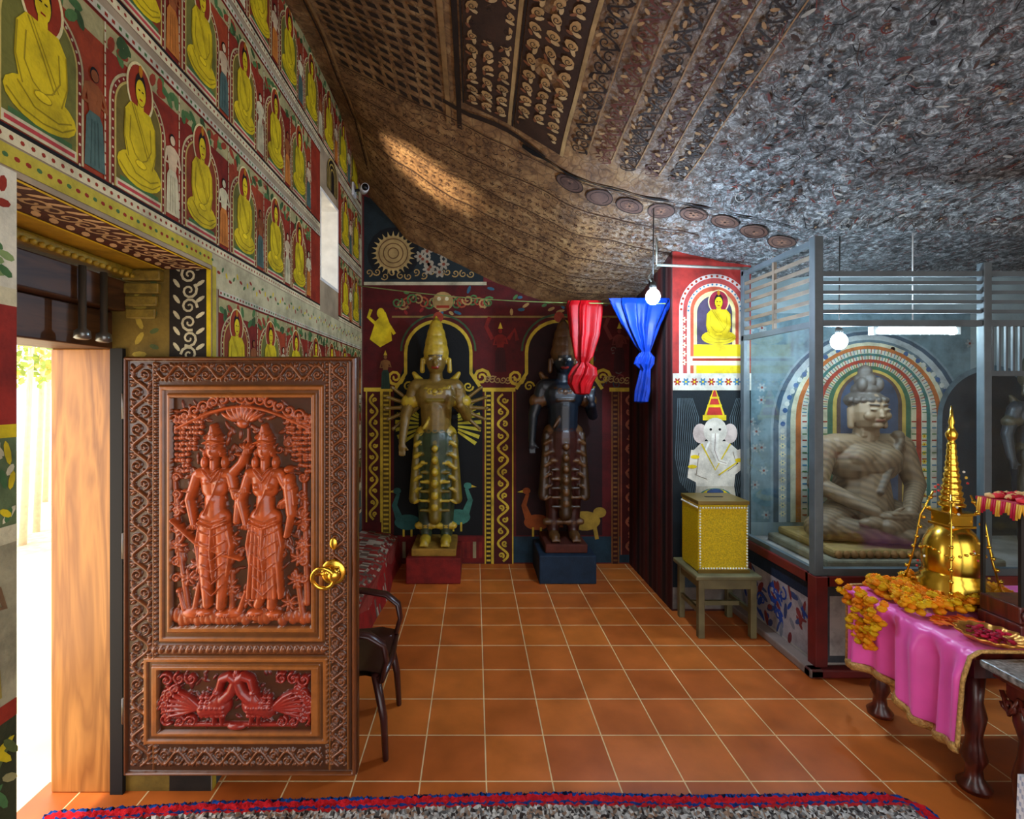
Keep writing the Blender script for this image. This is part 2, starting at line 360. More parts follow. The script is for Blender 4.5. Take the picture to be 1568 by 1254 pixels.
# ------------------------------------------------------------ floor
def floormat():
    m,nt,b=newmat('terracotta_tiles'); N=nt.nodes; L=nt.links
    tc=N.new('ShaderNodeTexCoord'); mp=N.new('ShaderNodeMapping'); mp.inputs['Location'].default_value=(-.047+.272*10,-.114+.272*10,0)
    L.new(tc.outputs['Object'],mp.inputs[0])
    br=N.new('ShaderNodeTexBrick'); br.offset=0; br.squash=1
    br.inputs['Scale'].default_value=1; br.inputs['Brick Width'].default_value=.272; br.inputs['Row Height'].default_value=.272; br.inputs['Mortar Size'].default_value=.0032; br.inputs['Mortar Smooth'].default_value=.2
    br.inputs['Color1'].default_value=(*C(206,112,46),1); br.inputs['Color2'].default_value=(*C(178,88,38),1); br.inputs['Mortar'].default_value=(*C(236,204,150),1)
    L.new(mp.outputs[0],br.inputs[0])
    nz=N.new('ShaderNodeTexNoise'); nz.inputs['Scale'].default_value=5; nz.inputs['Detail'].default_value=8; L.new(tc.outputs['Object'],nz.inputs[0])
    mr=N.new('ShaderNodeMapRange'); mr.inputs['From Min'].default_value=.3; mr.inputs['From Max'].default_value=.7; mr.inputs['To Min'].default_value=.7; mr.inputs['To Max'].default_value=1.1; L.new(nz.outputs[0],mr.inputs[0])
    mx=N.new('ShaderNodeMix'); mx.data_type='RGBA'; mx.blend_type='MULTIPLY'; mx.inputs[0].default_value=1; L.new(br.outputs[0],mx.inputs[6]); L.new(mr.outputs[0],mx.inputs[7])
    L.new(mx.outputs[2],b.inputs['Base Color'])
    r2=N.new('ShaderNodeMapRange'); r2.inputs['To Min'].default_value=.28; r2.inputs['To Max'].default_value=.5; L.new(nz.outputs[0],r2.inputs[0]); L.new(r2.outputs[0],b.inputs['Roughness'])
    bp=N.new('ShaderNodeBump'); bp.inputs['Strength'].default_value=.4; bp.inputs['Distance'].default_value=.004; bp.invert=True
    L.new(br.outputs['Fac'],bp.inputs['Height']); L.new(bp.outputs[0],b.inputs['Normal'])
    return m
mb=MB(); mb.box((-1.75,-2,-.1),(4.8,4.8,0)); mb.obj('floor',[floormat()])

# ------------------------------------------------------------ walls
WX=-1.06
mb=MB()
for a,b_ in [((-1.48,-2,0),(WX,1.13,3.95)),((-1.48,1.13,2.1),(WX,1.97,3.95)),((-1.48,1.97,0),(WX,3.35,3.95)),((-1.48,3.79,0),(WX,4.8,3.95)),((-1.48,3.35,0),(WX,3.79,2.38)),((-1.48,3.35,3.02),(WX,3.79,3.95))]:
    mb.box(a,b_,C(200,190,160))
wl=mb.obj('wall_left',[M_plaster])
mb=MB(); mb.box((WX,4.6,0),(1.45,4.8,3.75)); wb=mb.obj('wall_back',[mat('maroon_plaster',C(92,20,18),.8,var=.5,nscale=4,bump=.3)])
mb=MB(); mb.box((1.45,3.6,0),(2.0,4.8,2.8)); wp=mb.obj('wall_partition',[mat('dark_plaster',C(70,30,26),.8,var=.5,nscale=5,bump=.2)])
mb=MB(); mb.box((2.0,3.8,0),(4.6,4.0,2.8)); wsn=mb.obj('wall_shrine',[mat('shrine_plaster',C(130,148,152),.8,var=.3,nscale=4,bump=.2)])
mb=MB(); mb.box((4.6,-2,0),(4.8,4.0,3.2)); mb.obj('wall_right',[M_plaster])

mb=MB()
mb.box((-1.47,3.765,2.38),(WX+.004,3.79,3.02)); mb.box((-1.47,3.35,2.38),(WX+.004,3.765,2.40)); mb.box((-1.47,3.35,3.0),(WX+.004,3.765,3.02)); mb.box((-1.47,3.35,2.4),(WX+.004,3.365,3.0))
for k in range(4): mb.box((-1.44,3.44+k*.085,2.4),(-1.425,3.455+k*.085,3.0))
mb.obj('window_1',[mat('white_limewash',C(238,236,228),.7,var=.15,nscale=12)],wl)

# ---- left wall mural
mb=MB(); S=Sheet(lambda u,v,o:(WX+o,u,v),mb)
def blocked(a,b,z0,z1):
    return (b>3.30 and a<3.84 and z1>2.33 and z0<3.07)
def row(z0,z1,ya,yb,per,ph):
    H=z1-z0; n=int((yb-ya)/per)
    segs=[(ya,yb)]
    if z1>2.36 and z0<3.04 and yb>3.35: segs=[(ya,3.345),(3.795,yb)]
    for a,b_ in segs:
        S.rect(a,z0,b_,z1,RED,0)
        S.rect(a,z0,b_,z0+.055*H,CREAM,3); S.rect(a,z0+.055*H,b_,z0+.075*H,BLK,3)
        S.rect(a,z1-.05*H,b_,z1,C(196,190,164),6); S.rect(a,z1-.062*H,b_,z1-.05*H,DRED,6)
        k=a+.01
        while k<b_-.02:
            S.ell(k,z0+.027*H,.006,.006,RED,4,6); S.rect(k,z1-.035*H,k+.012,z1-.015*H,RED if int(k*50)%2 else GRN,7); k+=.028
    for i in range(n):
        c=ya+(i+.5)*per
        if blocked(c-per/2,c+per/2,z0,z1): continue
        bg=[RED,C(124,36,22),C(154,62,32)][(i+ph)%3]
        S.rect(c-per*.5,z0+.08*H,c+per*.5,z1-.07*H,bg,1)
        S.rect(c-per*.5,z1-.2*H,c+per*.5,z1-.07*H,C(170,160,110),2)
        for k in range(16):
            u=c+R.uniform(-.46,.46)*per;w=z1-H*(.09+.13*abs(R.random())); S.ell(u,w,.026,.014,R.choice([GRN,C(84,120,66),C(60,84,46),C(150,60,36)]),3,8,R.uniform(0,3))
        ac=c-per*.09; hw=per*.37; hs=H*.46; zb=z0+.08*H
        S.arch(ac,zb,hw,hs,0,C(196,182,134),4); S.arch(ac,zb,hw*.94,hs,0,C(124,34,24),5); S.arch(ac,zb,hw*.84,hs,0,C(198,176,96),6); S.arch(ac,zb,hw*.79,hs,0,[C(112,98,40),C(130,58,30),C(112,110,50)][(i+ph)%3],7)
        for k in range(15):
            a=pi*k/14; S.ell(ac-hw*.89*math.cos(a),zb+hs+hw*.89*math.sin(a),.004,.004,CREAM,6,6)
        for k in range(9):
            for sx in(-1,1): S.ell(ac+sx*hw*.89,zb+hs*k/9,.004,.004,CREAM,6,6)
        S.rect(ac-hw*.8,zb,ac+hw*.8,zb+.05*H,CREAM,8); S.rect(ac-hw*.75,zb+.015*H,ac+hw*.75,zb+.035*H,C(190,70,70),9)
        S.rect(ac-hw*.68,zb+.05*H,ac+hw*.68,zb+.075*H,GRN,9)
        S.buddha(ac,zb+.065*H,H*.74,YEL,9,halo=C(150,52,26),asp=min(1,hw*.78/(.45*H*.74)))
        rb=[CREAM,C(200,120,50),C(80,104,96)][(i+ph)%3]; sk=[C(214,186,146),C(150,84,44),CREAM][(i*2+ph)%3]
        S.stand(c+per*.38,zb+.02*H,H*.56,rb,sk,9)
        S.rect(c+per*.485,z0+.08*H,c+per*.5,z1-.07*H,CREAM,8)
        for k in range(14): S.ell(c+per*.492,z0+.1*H+k*.06*H,.003,.004,RED,9,5)
row(2.17,2.70,.35,4.55,.35,0)
row(2.73,3.28,.35,4.55,.35,1)
row(3.31,3.86,.35,4.55,.38,2)
row(1.56,2.03,2.02,4.55,.36,1)
row(1.05,1.54,2.02,4.55,.36,0)
row(.50,1.03,2.02,4.55,.36,2)
S.rect(1.97,2.03,4.58,2.165,C(190,180,140),3)
for k in range(80): S.ell(2.02+k*.032,2.1+.018*math.sin(k*1.57),.014,.007,[RED,GRN,YEL][k%3],4,7,k)
S.rect(-1.0,2.115,1.97,2.165,C(190,172,60),4)
for k in range(100): S.ell(-.9+k*.029,2.14,.008,.006,RED if k%3 else GRN,5,7)
S.rect(1.97,0,2.0,2.115,C(190,170,60),5)
S.rect(2.0,0,4.58,.5,C(84,92,92),1)
# near jamb column
S.rect(.35,1.84,1.13,2.11,C(216,208,180),2); S.rect(.35,1.5,1.13,1.84,C(150,44,30),2); S.rect(.35,1.80,1.13,1.84,CREAM,3)
for k in range(26):
    S.ell(R.uniform(.98,1.12),R.uniform(1.87,2.09),.02,.01,R.choice([GRN,C(130,150,90),RED]),3,8,R.uniform(0,3))
S.rect(.35,1.5,1.13,1.53,YEL,3); S.rect(.35,1.3,1.13,1.5,C(96,110,70),2)
for k in range(40): S.ell(R.uniform(.98,1.12),R.uniform(1.32,1.48),R.uniform(.01,.03),.008,R.choice([YEL,GRN,CREAM]),4,8,R.uniform(0,6))
S.rect(.35,1.26,1.13,1.30,CREAM,3); S.rect(.35,.9,1.13,1.26,C(160,150,116),2); S.rect(.35,.86,1.13,.9,RED,3); S.rect(.35,.0,1.13,.86,C(56,58,34),2)
for k in range(90): S.ell(R.uniform(.95,1.12),R.uniform(.1,.84),R.uniform(.015,.04),.009,R.choice([YEL,C(150,140,90),C(90,100,50),GRN]),5,8,R.uniform(0,6))
S.stand(1.05,.92,.33,C(150,130,60),C(120,90,60),6)
S.arch(3.62,3.08,.12,.12,0,BLK,17)
for k in range(3): S.arch(3.62,3.08,.12-.035*k,.12,.012,C(190,160,80),18)
mb.obj('mural_left_wall',[M_mural],wl)

# ---- doorway reveal paintings
mb=MB(); S=Sheet(lambda u,v,o:(u,v,2.1-o),mb)
S.rect(-1.25,1.13,-1.062,1.97,C(76,36,24),0); S.rect(-1.46,1.13,-1.25,1.97,C(176,138,30),0)
for k in range(14):
    v=1.16+k*.058
    S.curl(-1.155,v,.04,C(196,160,116),2,1.3,.013,k,1 if k%2 else -1); S.ell(-1.10,v+.02,.028,.011,C(206,170,126),3,8,.6); S.ell(-1.215,v+.02,.028,.011,C(206,170,126),3,8,2.2)
S.rect(-1.075,1.13,-1.064,1.97,YEL,3); S.rect(-1.255,1.13,-1.245,1.97,YEL,3)
S2=Sheet(lambda u,v,o:(u,1.97-o,v),mb)
S2.rect(-1.23,0,-1.062,2.1,C(40,34,28),0); S2.rect(-1.47,0,-1.23,2.1,C(118,96,40),0); S2.rect(-1.08,.3,-1.062,2.1,YEL,2)
for k in range(28):
    v=.35+k*.064
    S2.curl(-1.15,v,.034,C(196,186,150),2,1.4,.011,k,1 if k%2 else -1); S2.ell(-1.105,v+.03,.022,.008,C(200,190,152),3,8,.6); S2.ell(-1.2,v+.03,.022,.008,C(200,190,152),3,8,2.2)
    S2.ell(-1.35,v,.03,.012,C(176,150,60),2,8,k); S2.ell(-1.29,v+.03,.02,.01,C(80,90,50),2,8,k*.7)
mb.obj('mural_doorway_reveal',[M_mural],wl)
mb=MB()
for k,(w,z) in enumerate([(.12,1.90),(.13,1.95),(.14,2.0),(.15,2.05)]):
    mb.box((-1.40,1.97-.012-.006*k,z),(-1.40+w,1.969,z+.04),C(136,112,44),0,.005)
mb.box((-1.46,1.14,2.06),(-1.36,1.96,2.098),C(160,134,40),0,.01)
for k in range(26): mb.ball((-1.355,1.16+k*.031,2.066),.010,8,C(180,146,40))
mb.obj('trim_1',[vmat('gilded_moulding',rough=.55,var=.5,nscale=30,bump=.3,spec=.4)])

# ---- wooden outer frame
def woodmat(name,c1,c2,rough=.4,scale=1.0,coat=0,axis='Z'):
    m,nt,b=newmat(name); N=nt.nodes; L=nt.links
    tc=N.new('ShaderNodeTexCoord'); mp=N.new('ShaderNodeMapping')
    sc={'Z':(9,9,.9),'Y':(9,.9,9),'X':(.9,9,9)}[axis]; mp.inputs['Scale'].default_value=tuple(q*scale for q in sc)
    L.new(tc.outputs['Object'],mp.inputs[0])
    nz=N.new('ShaderNodeTexNoise'); nz.inputs['Scale'].default_value=1.2; nz.inputs['Detail'].default_value=4; nz.inputs['Distortion'].default_value=.6; L.new(mp.outputs[0],nz.inputs[0])
    ml=N.new('ShaderNodeMath'); ml.operation='MULTIPLY'; ml.inputs[1].default_value=9; L.new(nz.outputs[0],ml.inputs[0])
    fr=N.new('ShaderNodeMath'); fr.operation='PINGPONG'; fr.inputs[1].default_value=1; L.new(ml.outputs[0],fr.inputs[0])
    cr=N.new('ShaderNodeValToRGB'); cr.color_ramp.elements[0].color=(*c1,1); cr.color_ramp.elements[1].color=(*c2,1); L.new(fr.outputs[0],cr.inputs[0]); L.new(cr.outputs[0],b.inputs['Base Color'])
    b.inputs['Roughness'].default_value=rough; b.inputs['Coat Weight'].default_value=coat
    return m
M_plank=woodmat('teak_plank',C(140,88,38),C(184,124,60),.45)
M_beam=woodmat('dark_beam',C(58,36,22),C(92,60,36),.5,axis='Y')
mb=MB()
mb.box((-1.70,1.96,0),(-1.455,2.03,1.78),m=0,b=.006); mb.box((-1.70,1.06,0),(-1.485,1.13,1.78),m=0,b=.006)
mb.box((-1.70,1.06,1.78),(-1.46,2.03,1.93),m=1,b=.006); mb.box((-1.66,1.06,1.93),(-1.40,1.965,2.05),m=1,b=.006)
mb.box((-1.455,1.95,0.0),(-1.405,1.969,1.78),m=2)
mb.obj('trim_2',[M_plank,M_beam,mat('black_gap',C(18,14,12),.8)])
mb=MB()
for x,y in((-1.38,1.72),(-1.38,1.82)):
    mb.lathe((x,y,1.80),[(.012,.25),(.012,.03),(.024,.02),(.026,-.005),(.016,-.01)],12)
mb.obj('spotlight_fixture',[mat('metal_fixture',C(120,120,116),.3,.8)])

# ------------------------------------------------------------ carved door leaf (height field carving)
W_,H_=360,648; SS=.002533
Hm=np.zeros((H_+1,W_+1)); Cl=np.zeros((H_+1,W_+1,3)); 
cFrame=np.array(C(120,66,32)); cMould=np.array(C(150,88,40)); cPanel=np.array(C(180,82,40)); cRed=np.array(C(144,40,30))
Cl[:]=cFrame
yy,xx=np.mgrid[0:H_+1,0:W_+1].astype(float)
def win(x0,x1,y0,y1): return slice(max(0,int(y0)),min(H_+1,int(y1)+2)),slice(max(0,int(x0)),min(W_+1,int(x1)+2))
def hcap(p,q,ra,rb,h,base=0):
    r=max(ra,rb); w=win(min(p[0],q[0])-r,max(p[0],q[0])+r,min(p[1],q[1])-r,max(p[1],q[1])+r)
    X=xx[w];Y=yy[w]; dx,dy=q[0]-p[0],q[1]-p[1]; L=dx*dx+dy*dy+1e-6
    t=np.clip(((X-p[0])*dx+(Y-p[1])*dy)/L,0,1); d=np.hypot(X-p[0]-t*dx,Y-p[1]-t*dy)/(ra+(rb-ra)*t)
    v=np.where(d<1,base+h*np.sqrt(np.clip(1-d*d,0,1)),-99); Hm[w]=np.maximum(Hm[w],v)
def hell(cx,cy,a,b,h,base=0,rot=0):
    r=max(a,b); w=win(cx-r,cx+r,cy-r,cy+r); X=xx[w]-cx;Y=yy[w]-cy; c,s=math.cos(rot),math.sin(rot)
    q=((X*c+Y*s)/a)**2+((-X*s+Y*c)/b)**2; v=np.where(q<1,base+h*np.sqrt(np.clip(1-q,0,1)),-99); Hm[w]=np.maximum(Hm[w],v)
def hrect(x0,y0,x1,y1,h,bev=3,mode='max',col=None):
    w=win(x0,x1-1,y0,y1-1); X=xx[w];Y=yy[w]; d=np.minimum(np.minimum(X-x0,x1-X),np.minimum(Y-y0,y1-Y)); v=h*np.clip(d/bev+.2,0,1)
    if mode=='max': Hm[w]=np.maximum(Hm[w],v)
    else: Hm[w]=h
    if col is not None: Cl[w]=col
def hpath(P,ra,rb,h,base=0):
    n=len(P)-1
    for i in range(n): hcap(P[i],P[i+1],ra+(rb-ra)*i/n,ra+(rb-ra)*(i+1)/n,h,base)
def hspiral(cx,cy,r,hand,a0,w,h,base=0,turns=1.3):
    n=14; hpath([(cx+r*(1-.8*k/n)*math.cos(a0+hand*turns*2*pi*k/n),cy+r*(1-.8*k/n)*math.sin(a0+hand*turns*2*pi*k/n)) for k in range(n+1)],w,w*.7,h,base); hell(cx,cy,w*1.3,w*1.3,h,base)
def hscroll(x0,y0,x1,y1,r,w,h,base=0):
    L=math.hypot(x1-x0,y1-y0); n=max(1,int(L/(r*1.5))); ux,uy=(x1-x0)/L,(y1-y0)/L; nx,ny=-uy,ux; an=math.atan2(uy,ux)
    pts=[]
    for i in range(n*6+1):
        t=i/(n*6)*L; a=r*.7*math.sin(t/(L/n)*pi); pts.append((x0+ux*t+nx*a,y0+uy*t+ny*a))
    hpath(pts,w,w,h,base)
    for i in range(n):
        t=(i+.5)*L/n; sg=-1 if i%2==0 else 1
        P=lambda a,b:(x0+ux*(t+a)+nx*b*sg,y0+uy*(t+a)+ny*b*sg)
        hspiral(*P(0,r*.3),r*.5,sg,an,w*.75,h,base)
        for k in range(4): hell(*P(-r*.6+r*.4*k,-r*.72),r*.34,r*.13,h*.9,base,an+(.5+.35*k)*sg)
        hell(*P(r*.55,-r*.25),r*.3,r*.12,h*.8,base,an-.5*sg); hell(*P(-r*.7,r*.7),r*.28,r*.12,h*.8,base,an+1.1*sg); hell(*P(r*.7,r*.75),r*.28,r*.12,h*.8,base,an-1.1*sg)
B0=4
Hm[:]=B0
hrect(0,0,360,648,B0,1,'set')
for r in((0,0,360,7),(0,641,360,648),(0,0,7,648),(352,0,360,648)): hrect(*r,10,3,'max',cFrame*.8)
hscroll(27,14,27,632,18,2.4,5,B0); hscroll(332,12,332,632,13,2.1,5,B0); hscroll(52,24,310,24,14,2.3,5,B0); hscroll(52,620,305,620,14,2.2,4.5,B0)
for x in(46,318,346): hrect(x-1.5,8,x+2.5,640,8,1.5,'max',cMould*.8)
for k in range(0,78):
    hell(50,12+k*8,3,3,3,B0+1); hell(314,12+k*8,2.5,2.5,3,B0+1)
hrect(54,44,310,442,9,3,'max',cMould); hrect(62,52,302,434,5,1,'set',cMould*.75); hrect(66,56,298,428,10,4,'max',cMould)
hrect(74,64,290,418,0,1,'set',cPanel*.9)
hrect(40,444,312,462,6,2,'max',cFrame)
for k in range(26): hell(48+k*10.4,453,4.5,5.5,4,6,.5)
hrect(30,464,316,600,9,3,'max',cMould); hrect(38,472,308,592,5,1,'set',cMould*.75); hrect(42,476,304,588,10,4,'max',cMould)
hrect(54,484,290,580,0,1,'set',cRed)
F=lambda x,y:(x-185,y-548)
rr=random.Random(5)
for k in range(380):
    x=rr.uniform(78,286);y=rr.uniform(70,412); hell(x,y,rr.uniform(5,10),rr.uniform(2,4),rr.uniform(2.5,5),.3,rr.uniform(0,3.1))
for k in range(46):
    hspiral(rr.uniform(84,280),rr.uniform(76,400),rr.uniform(5,9),rr.choice([-1,1]),rr.uniform(0,6),2,5,.5,1.1)
for k in range(15):
    t=k/14; x=80+t*204; y=100-34*math.sin(pi*t)+4; hspiral(x,y-6,9,1 if x<182 else -1,rr.uniform(0,6),2.4,6,1.5); hell(x,y+8,9,3.5,6,1.5,rr.uniform(-.5,.5)+(t-.5)*2)
hpath([(80+204*k/20,112-34*math.sin(pi*k/20)) for k in range(21)],3,3,7,1.5)
for cx,ln in((84,9),(95,11),(106,7),(276,10),(266,8),(285,11),(116,4),(256,4)):
    for k in range(ln): 
        for j in(-1,1): hell(cx+j*3.3+rr.uniform(-1,1),92+k*8.5+rr.uniform(-1,1),4,4,5,2.5)
for k in range(9): hell(183+(k-4)*5.5,84+abs(k-4)*2.5,4,14,8,1.5,(k-4)*.26)
hell(183,104,10,8,8,2); hpath([F(377,660),F(377,700),F(372,740),F(374,800)],2.5,2.2,5,1.5)
for k in range(5): hell(192+(k-2)*4,140,3,8,9,2.5,(k-2)*.4)
for x0,y0,x1,y1 in((272,860,285,955),(262,730,270,870),(463,740,468,930),(300,900,290,955),(450,880,462,955),(352,880,350,950)):
    hcap(F(x0,y0),F(x1,y1),4,6,6,.5)
for k in range(26):
    x=80+k*8.2; hell(x,404+rr.uniform(-3,4),9,9+rr.uniform(0,7),7,0)
for (cx,cy) in((285,890),(350,905),(450,895),(278,820),(355,855),(462,840),(462,800),(270,780),(300,870),(440,930),(375,925),(268,840),(455,860),(352,830)):
    for k in range(7):
        a=2*pi*k/7; u,v=F(cx,cy); hell(u+8*math.cos(a),v+8*math.sin(a),7,2.8,6,1.5,a)
    hell(*F(cx,cy),3.5,3.5,7,2)
hell(*F(352,945),17,9,9,1.5); hcap(F(364,940),F(372,915),5,3,8,1.5); hell(*F(374,911),5,4,9,1.5)
hell(*F(290,945),17,9,9,1.5); hcap(F(278,938),F(272,914),5,3,8,1.5); hell(*F(270,910),5,4,9,1.5)
g=1.16
def fig(cx,female,hand):
    sxx=1.2
    X=lambda x,y:(cx-185+x*sxx,y-548)
    hc=lambda p,q,ra,rb,h,b:hcap(p,q,ra*g,rb*g,h,b); he=lambda p,a,b_,h,b,rot=0:hell(p[0],p[1],a*g,b_*g,h,b,rot); hp=lambda P,ra,rb,h,b:hpath(P,ra,rb,h,b)
    b=5
    hc(X(-9,805),X(-12*hand,870),12,9,12,b); hc(X(-12*hand,870),X(-9,930),9,6,11,b)
    hc(X(9,805),X(11,872),12,9,12,b); hc(X(11,872),X(8,933),9,6,11,b)
    he(X(-13,943),11,5,10,b); he(X(11,945),11,5,10,b)
    for k in range(4): hell(X(-13,943)[0]-9+k*4,X(0,946)[1],2,3,11,b); hell(X(11,945)[0]-4+k*4,X(0,948)[1],2,3,11,b)
    if female:
        for k in range(7): hc(X(-13+k*4.4,800),X(-20+k*6.8,918),3.4,3.4,12.5,b)
    for k in range(6):
        hp([X(-17+k,815+k*17),X(0,824+k*18),X(18-k,813+k*17)],1.8,1.4,14.5,b)
    hc(X(-6,798),X(6,798),15,15,13,b)
    hc(X(0,795),X(0,768),13,11.5 if female else 13,13,b); hc(X(-4,752),X(-5,735),13,14,13,b); hc(X(4,752),X(5,735),13,14,13,b)
    if female: he(X(-8,748),7,7,18,b); he(X(8,748),7,7,18,b)
    else: he(X(-7,740),9,7,15,b); he(X(7,740),9,7,15,b); he(X(0,768),9,10,14.5,b)
    hc(X(-19,729),X(19,729),7.5,7.5,13,b)
    hp([X(-17,803),X(0,811),X(17,803)],3.5,3.5,17,b); hp([X(-16,796),X(0,802),X(16,796)],1.8,1.8,16.5,b)
    for k in range(7): hell(X(-15+5*k,0)[0],X(0,810-abs(k-3)*1.6)[1],2.2,3.4,18,b)
    hp([X(-11,722),X(0,740),X(11,722)],2.2,2.2,17.5,b); hp([X(-8,720),X(0,730),X(8,720)],1.6,1.6,17.5,b)
    hp([X(13,724),X(2,760),X(-10,790)],1.8,1.8,16.5,b)
    hp([X(16,806),X(22,840),X(17,885)],4.5,2.5,10,b); hp([X(-17,806),X(-22,838),X(-17,880)],4.5,2.5,10,b); hp([X(0,812),X(-2,850),X(2,890)],3.5,2.2,16,b)
    hc(X(0,722),X(0,706),6,5.5,12,b)
    he(X(0,692),10.5,14,16,b)
    he(X(-10.5,697),3,6,12,b); he(X(10.5,697),3,6,12,b)
    he(X(0,695),1.9,5,20.5,b); he(X(-4,689),2.8,1.5,18.5,b); he(X(4,689),2.8,1.5,18.5,b); he(X(0,702),3.4,1.3,18.5,b); he(X(0,706),3,2,17.5,b)
    hp([X(-7,685),X(-4,683.5),X(-1,685.5)],.9,.9,19,b); hp([X(7,685),X(4,683.5),X(1,685.5)],.9,.9,19,b)
    hc(X(0,680),X(0,668),11.5,8,16,b); hc(X(0,668),X(0,655),7,3.5,15,b); hp([X(-10,681),X(0,677),X(10,681)],2.5,2.5,19,b)
    for k in range(5): he(X(-8+4*k,672-2*(2-abs(k-2))),2,4,18,b)
    he(X(-13,712),5,9,9,b); he(X(13,712),5,9,9,b)
def armp(P,h=12):
    hpath([F(*p) for p in P],8,5.2,h,5.5); e=F(*P[-1])
    m=F(*P[1]); 
    for k in range(4): hcap((e[0]-3+2.2*k,e[1]),(e[0]-4+2.8*k,e[1]+8-abs(k-1.5)),1.7,1.3,h+.5,5.5)
    hpath([(m[0]-7,m[1]-14),(m[0]+4,m[1]-12)],2,2,h+2,5.5)
fig(326,False,1); fig(404,True,-1)
armp([(300,731),(288,768),(296,806)]); armp([(351,731),(360,764),(374,750)]); armp([(353,729),(368,712),(378,690)],11)
armp([(379,733),(367,770),(376,806)]); armp([(429,733),(446,765),(430,774)])
hpath([F(262,800),F(300,835),F(335,850),F(368,860)],3,3,11,6)
hell(*F(441,738),9,10,14,6); hcap(F(441,748),F(445,790),10,8,13,6); hcap(F(445,790),F(438,824),6,4.5,12,6); hell(*F(441,722),7,6,14,6); hell(*F(441,737),1.5,3,17,6); hcap(F(450,752),F(452,775),3.5,2.5,15,6)
hell(*F(364,762),8,9,13,5); hcap(F(364,772),F(361,802),7,6,11,5)
for k in range(7): hspiral(*F(462,735+k*26),8,1,k,2.4,6,1.5); hspiral(*F(266,735+k*26),7.5,-1,k,2.4,6,1.5)
for k in range(150):
    x=rr.uniform(58,286);y=rr.uniform(488,576); hell(x,y,rr.uniform(4,8),2.6,rr.uniform(2,4),.3,rr.uniform(0,3))
def bird(cx,s_):
    X=lambda x,y:(cx+s_*x,y)
    hcap(X(2,538),X(-22,546),19,12,11,3)
    for j in range(5):
        for i in range(5): hell(*X(-24+i*8,526+j*7),4.8,3.6,4.5,11-abs(j-2)*2)
    hpath([X(8,530),X(20,518),X(26,503),X(38,494),X(50,498),X(54,512)],9.5,5.5,11,3.5)
    hell(*X(56,517),7.5,6,13,4); hell(*X(57,515),1.5,1.5,16,4); hcap(X(60,520),X(67,529),3.5,1.3,11,4)
    hcap(X(-6,552),X(-6,568),3,3,9,2); hcap(X(4,552),X(6,568),3,3,9,2)
    for k in range(6):
        a=pi*.72+.26*k; hpath([X(-28,542),X(-28+26*math.cos(a),542-20*math.sin(a)),X(-30+46*math.cos(a),542-30*math.sin(a))],5,3,8,2.5); hspiral(*X(-34+50*math.cos(a),540-34*math.sin(a)),7.5,s_,a,2.8,7,2)
bird(146,1); bird(202,-1)
hcap((80,570),(264,570),4,4,6,1); hell(174,572,16,6,9,2); hell(174,490,5,9,9,2)
for cx in (66,278):
    for cy in(500,520,540,560): hspiral(cx,cy,10,1 if cx<100 else -1,cy,2.8,7,1.5)
for cx in(86,104,244,262): hspiral(cx,564,9,1,cx,2.6,7,1.5); hspiral(cx,498,9,-1,cx,2.6,7,1.5)
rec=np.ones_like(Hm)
def depth_tone(x0,x1,y0,y1,lo,hi,mn):  # wood colour gets darker the deeper the carving is cut
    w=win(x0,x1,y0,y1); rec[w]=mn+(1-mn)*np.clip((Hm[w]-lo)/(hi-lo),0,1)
depth_tone(0,360,0,648,B0-.5,B0+3.5,.25); depth_tone(74,289,64,417,.3,9,.14); depth_tone(54,289,484,579,.3,7,.2)
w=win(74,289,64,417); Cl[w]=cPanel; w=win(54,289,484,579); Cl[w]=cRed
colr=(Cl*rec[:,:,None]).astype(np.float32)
x0d,ztop,yf=-1.375,1.745,1.93
vs=np.empty(((H_+1)*(W_+1),3),dtype=np.float32)
vs[:,0]=(x0d+xx*SS).ravel(); vs[:,1]=(yf-Hm*.0024).ravel(); vs[:,2]=(ztop-yy*SS).ravel()
idx=np.arange((H_+1)*(W_+1)).reshape(H_+1,W_+1)
fc=np.stack([idx[1:,:-1],idx[1:,1:],idx[:-1,1:],idx[:-1,:-1]],-1).reshape(-1,4)
me=bpy.data.meshes.new('carved_face'); me.vertices.add(len(vs)); me.vertices.foreach_set('co',vs.ravel())
me.loops.add(len(fc)*4); me.loops.foreach_set('vertex_index',fc.ravel().astype(np.int32))
me.polygons.add(len(fc)); me.polygons.foreach_set('loop_start',np.arange(0,len(fc)*4,4,dtype=np.int32))
me.update(calc_edges=True); me.validate()
me.polygons.foreach_set('use_smooth',[True]*len(me.polygons))
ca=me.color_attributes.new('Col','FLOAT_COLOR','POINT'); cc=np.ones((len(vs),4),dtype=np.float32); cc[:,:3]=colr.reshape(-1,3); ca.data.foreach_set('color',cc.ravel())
M_carve=vmat('varnished_carved_wood',rough=.3,var=.35,nscale=22,bump=.06,spec=.5,coat=.25)
me.materials.append(M_carve)
door=empty('door_1',(0,0,0))
o=bpy.data.objects.new('carved_face',me); scene.collection.objects.link(o); o.parent=door
mb=MB(); mb.box((x0d,yf-.001,ztop-648*SS),(x0d+360*SS,yf+.03,ztop),C(74,42,24),0)
for z in(.35,1.0,1.55): mb.tube([(x0d-.008,yf+.0,z-.05),(x0d-.008,yf+.0,z+.05)],.01,8,C(60,50,40))
mb.obj('leaf_core',[M_carve],door)
M_brass=mat('polished_brass',C(236,190,74),.22,1,var=.15,nscale=12)
mb=MB(); hx,hz,hy=x0d+325*SS,ztop-332*SS,yf-.018
mb.ball((hx,hy-.005,hz),(.05,.012,.05),20); mb.ball((hx+.01,hy-.03,hz),(.028,.028,.028),16); mb.ball((hx-.01,hy-.035,hz+.012),(.014,.02,.014),12)
mb.ball((hx+.022,hy-.035,hz+.016),(.012,.016,.012),10)
